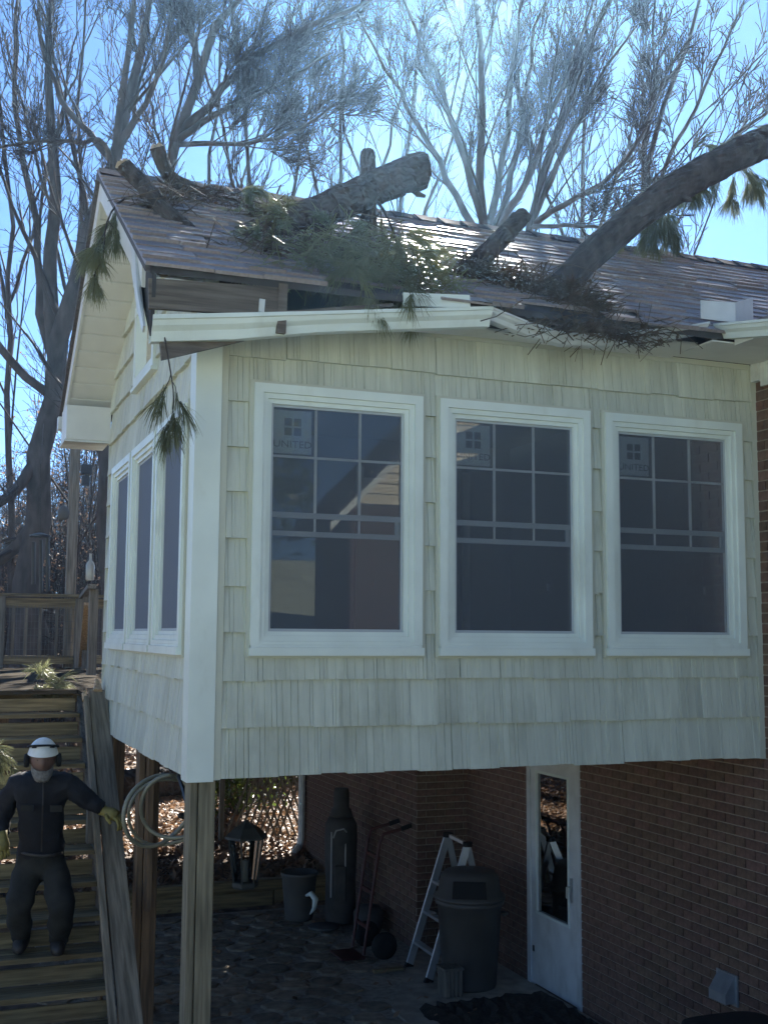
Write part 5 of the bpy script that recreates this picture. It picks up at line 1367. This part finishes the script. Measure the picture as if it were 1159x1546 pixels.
    for s_ in (-1, 1):
        b = MB(); b.beam(H(.045*s_, .106, .105), H(.072*s_, .083, .100), .008, .012); b.build('vent', M['dark_plastic'], hl)
        b = MB(); b.lathe([(.012, -.02), (.036, -.016), (.040, .0), (.036, .016), (.012, .02)], (0,0,0), 14); b.v = [tuple(H(s_*(.105+p[2]), -.01+p[0], -.005+p[1]*1.2)) for p in b.v]; b.build('ear_muff', M['dark_plastic'], hl, True)
    # belt, chest strap and pocket flaps
    for (pa, pb, pc2, rr) in (((32, 1287, 8.0), (62, 1292, 7.925), (94, 1288, 8.0), .011),):
        b = MB(); b.tube([at(*pa), at(44, 1290, 7.935), at(*pb), at(81, 1291, 7.935), at(*pc2)], rr, 6); b.build('belt', M['boot'], o, True)
    for (u_, v_) in ((42, 1215), (86, 1216)):
        q = [at(u_-9, v_, 7.838), at(u_+9, v_, 7.838), at(u_+9, v_+9, 7.845), at(u_-9, v_+9, 7.845)]
        b = MB(); b.prism(q, -(fw*.012)); b.build('pocket_flap', M['trousers'], o)
    b = MB(); b.tube([at(66, 1180, 7.885), at(65, 1215, 7.838), at(64, 1255, 7.892), at(63, 1286, 7.92)], .005, 5); b.build('zip', M['boot'], o)
    # gloves with five fingers
    def glove(w, dir_, upd, curl, name='glove'):
        dir_ = dir_.normalized(); side = dir_.cross(upd).normalized(); upd = side.cross(dir_).normalized()
        b = MB(); b.tube([w-dir_*.05, w-dir_*.01, w+dir_*.035, w+dir_*.080], [.040, .036, .046, .038], 10)
        for i, L_ in enumerate((.070, .080, .074, .058)):
            r0 = w+dir_*.070+side*(.033-.022*i); p1 = r0+dir_*L_*.45-upd*curl*.010; p2 = p1+dir_*L_*.30-upd*curl*.030; p3 = p2+dir_*L_*.05-upd*curl*.038
            b.tube([r0, p1, p2, p3], [.0125, .0115, .0105, .008], 7)
        r0 = w+dir_*.015+side*.040; b.tube([r0, r0+side*.025+dir_*.028-upd*.012*curl, r0+side*.022+dir_*.062-upd*.034*curl], [.015, .013, .010], 7)
        return b.build(name, M['glove'], o, True)
    wR = P[names.index('wrR')]; glove(at(162, 1226, 8.02), at(176, 1231, 8.0)-at(160, 1224, 8.02), Vector((0, -.25, 1)), 1.0)
    glove(at(4, 1266, 7.91), at(6, 1290, 7.88)-at(4, 1264, 7.91), Vector((0, -1, 0)), .6)
    # boots
    for k, toe in (('anL', (27, 1440, 7.93)), ('anR', (87, 1446, 7.90))):
        a = P[names.index(k)]; t_ = at(*toe); b = MB(); d = (t_-a); d.z = 0; d.normalize(); zf = .89
        base = Vector((a.x, a.y, zf+.05))
        b.tube([a+Vector((0,0,.07)), a+Vector((0,0,.0)), base-d*.02+Vector((0,0,.02))], [.058, .056, .058], 12)
        b.tube([base-d*.06, base, base+d*.08-Vector((0,0,.005)), base+d*.16-Vector((0,0,.012)), base+d*.20-Vector((0,0,.02))], [.04, .055, .052, .045, .02], 12)
        b.build('boot', M['boot'], o, True)
    return o
man = make_person()

# HAZE-BEGIN
hm = bpy.data.materials.new('glare_haze'); hm.use_nodes = True
nt = hm.node_tree; nt.nodes.remove(nt.nodes['Principled BSDF'])
pv = nt.nodes.new('ShaderNodeVolumePrincipled')
pv.inputs['Color'].default_value = (.34, .64, 1.0, 1); pv.inputs['Density'].default_value = .0011; pv.inputs['Anisotropy'].default_value = .80  # thin volume added to imitate glare inside the lens
nt.links.new(pv.outputs[0], nt.nodes['Material Output'].inputs['Volume'])
b = MB(); b.box(-170, 175, -125, 305, -1.1, max(TOPZ)+.4)
print('TOP', max(TOPZ)); hz_ = b.build('haze', hm); hz_['kind'] = 'stuff'; hz_['label'] = 'thin added haze standing in for lens glare'
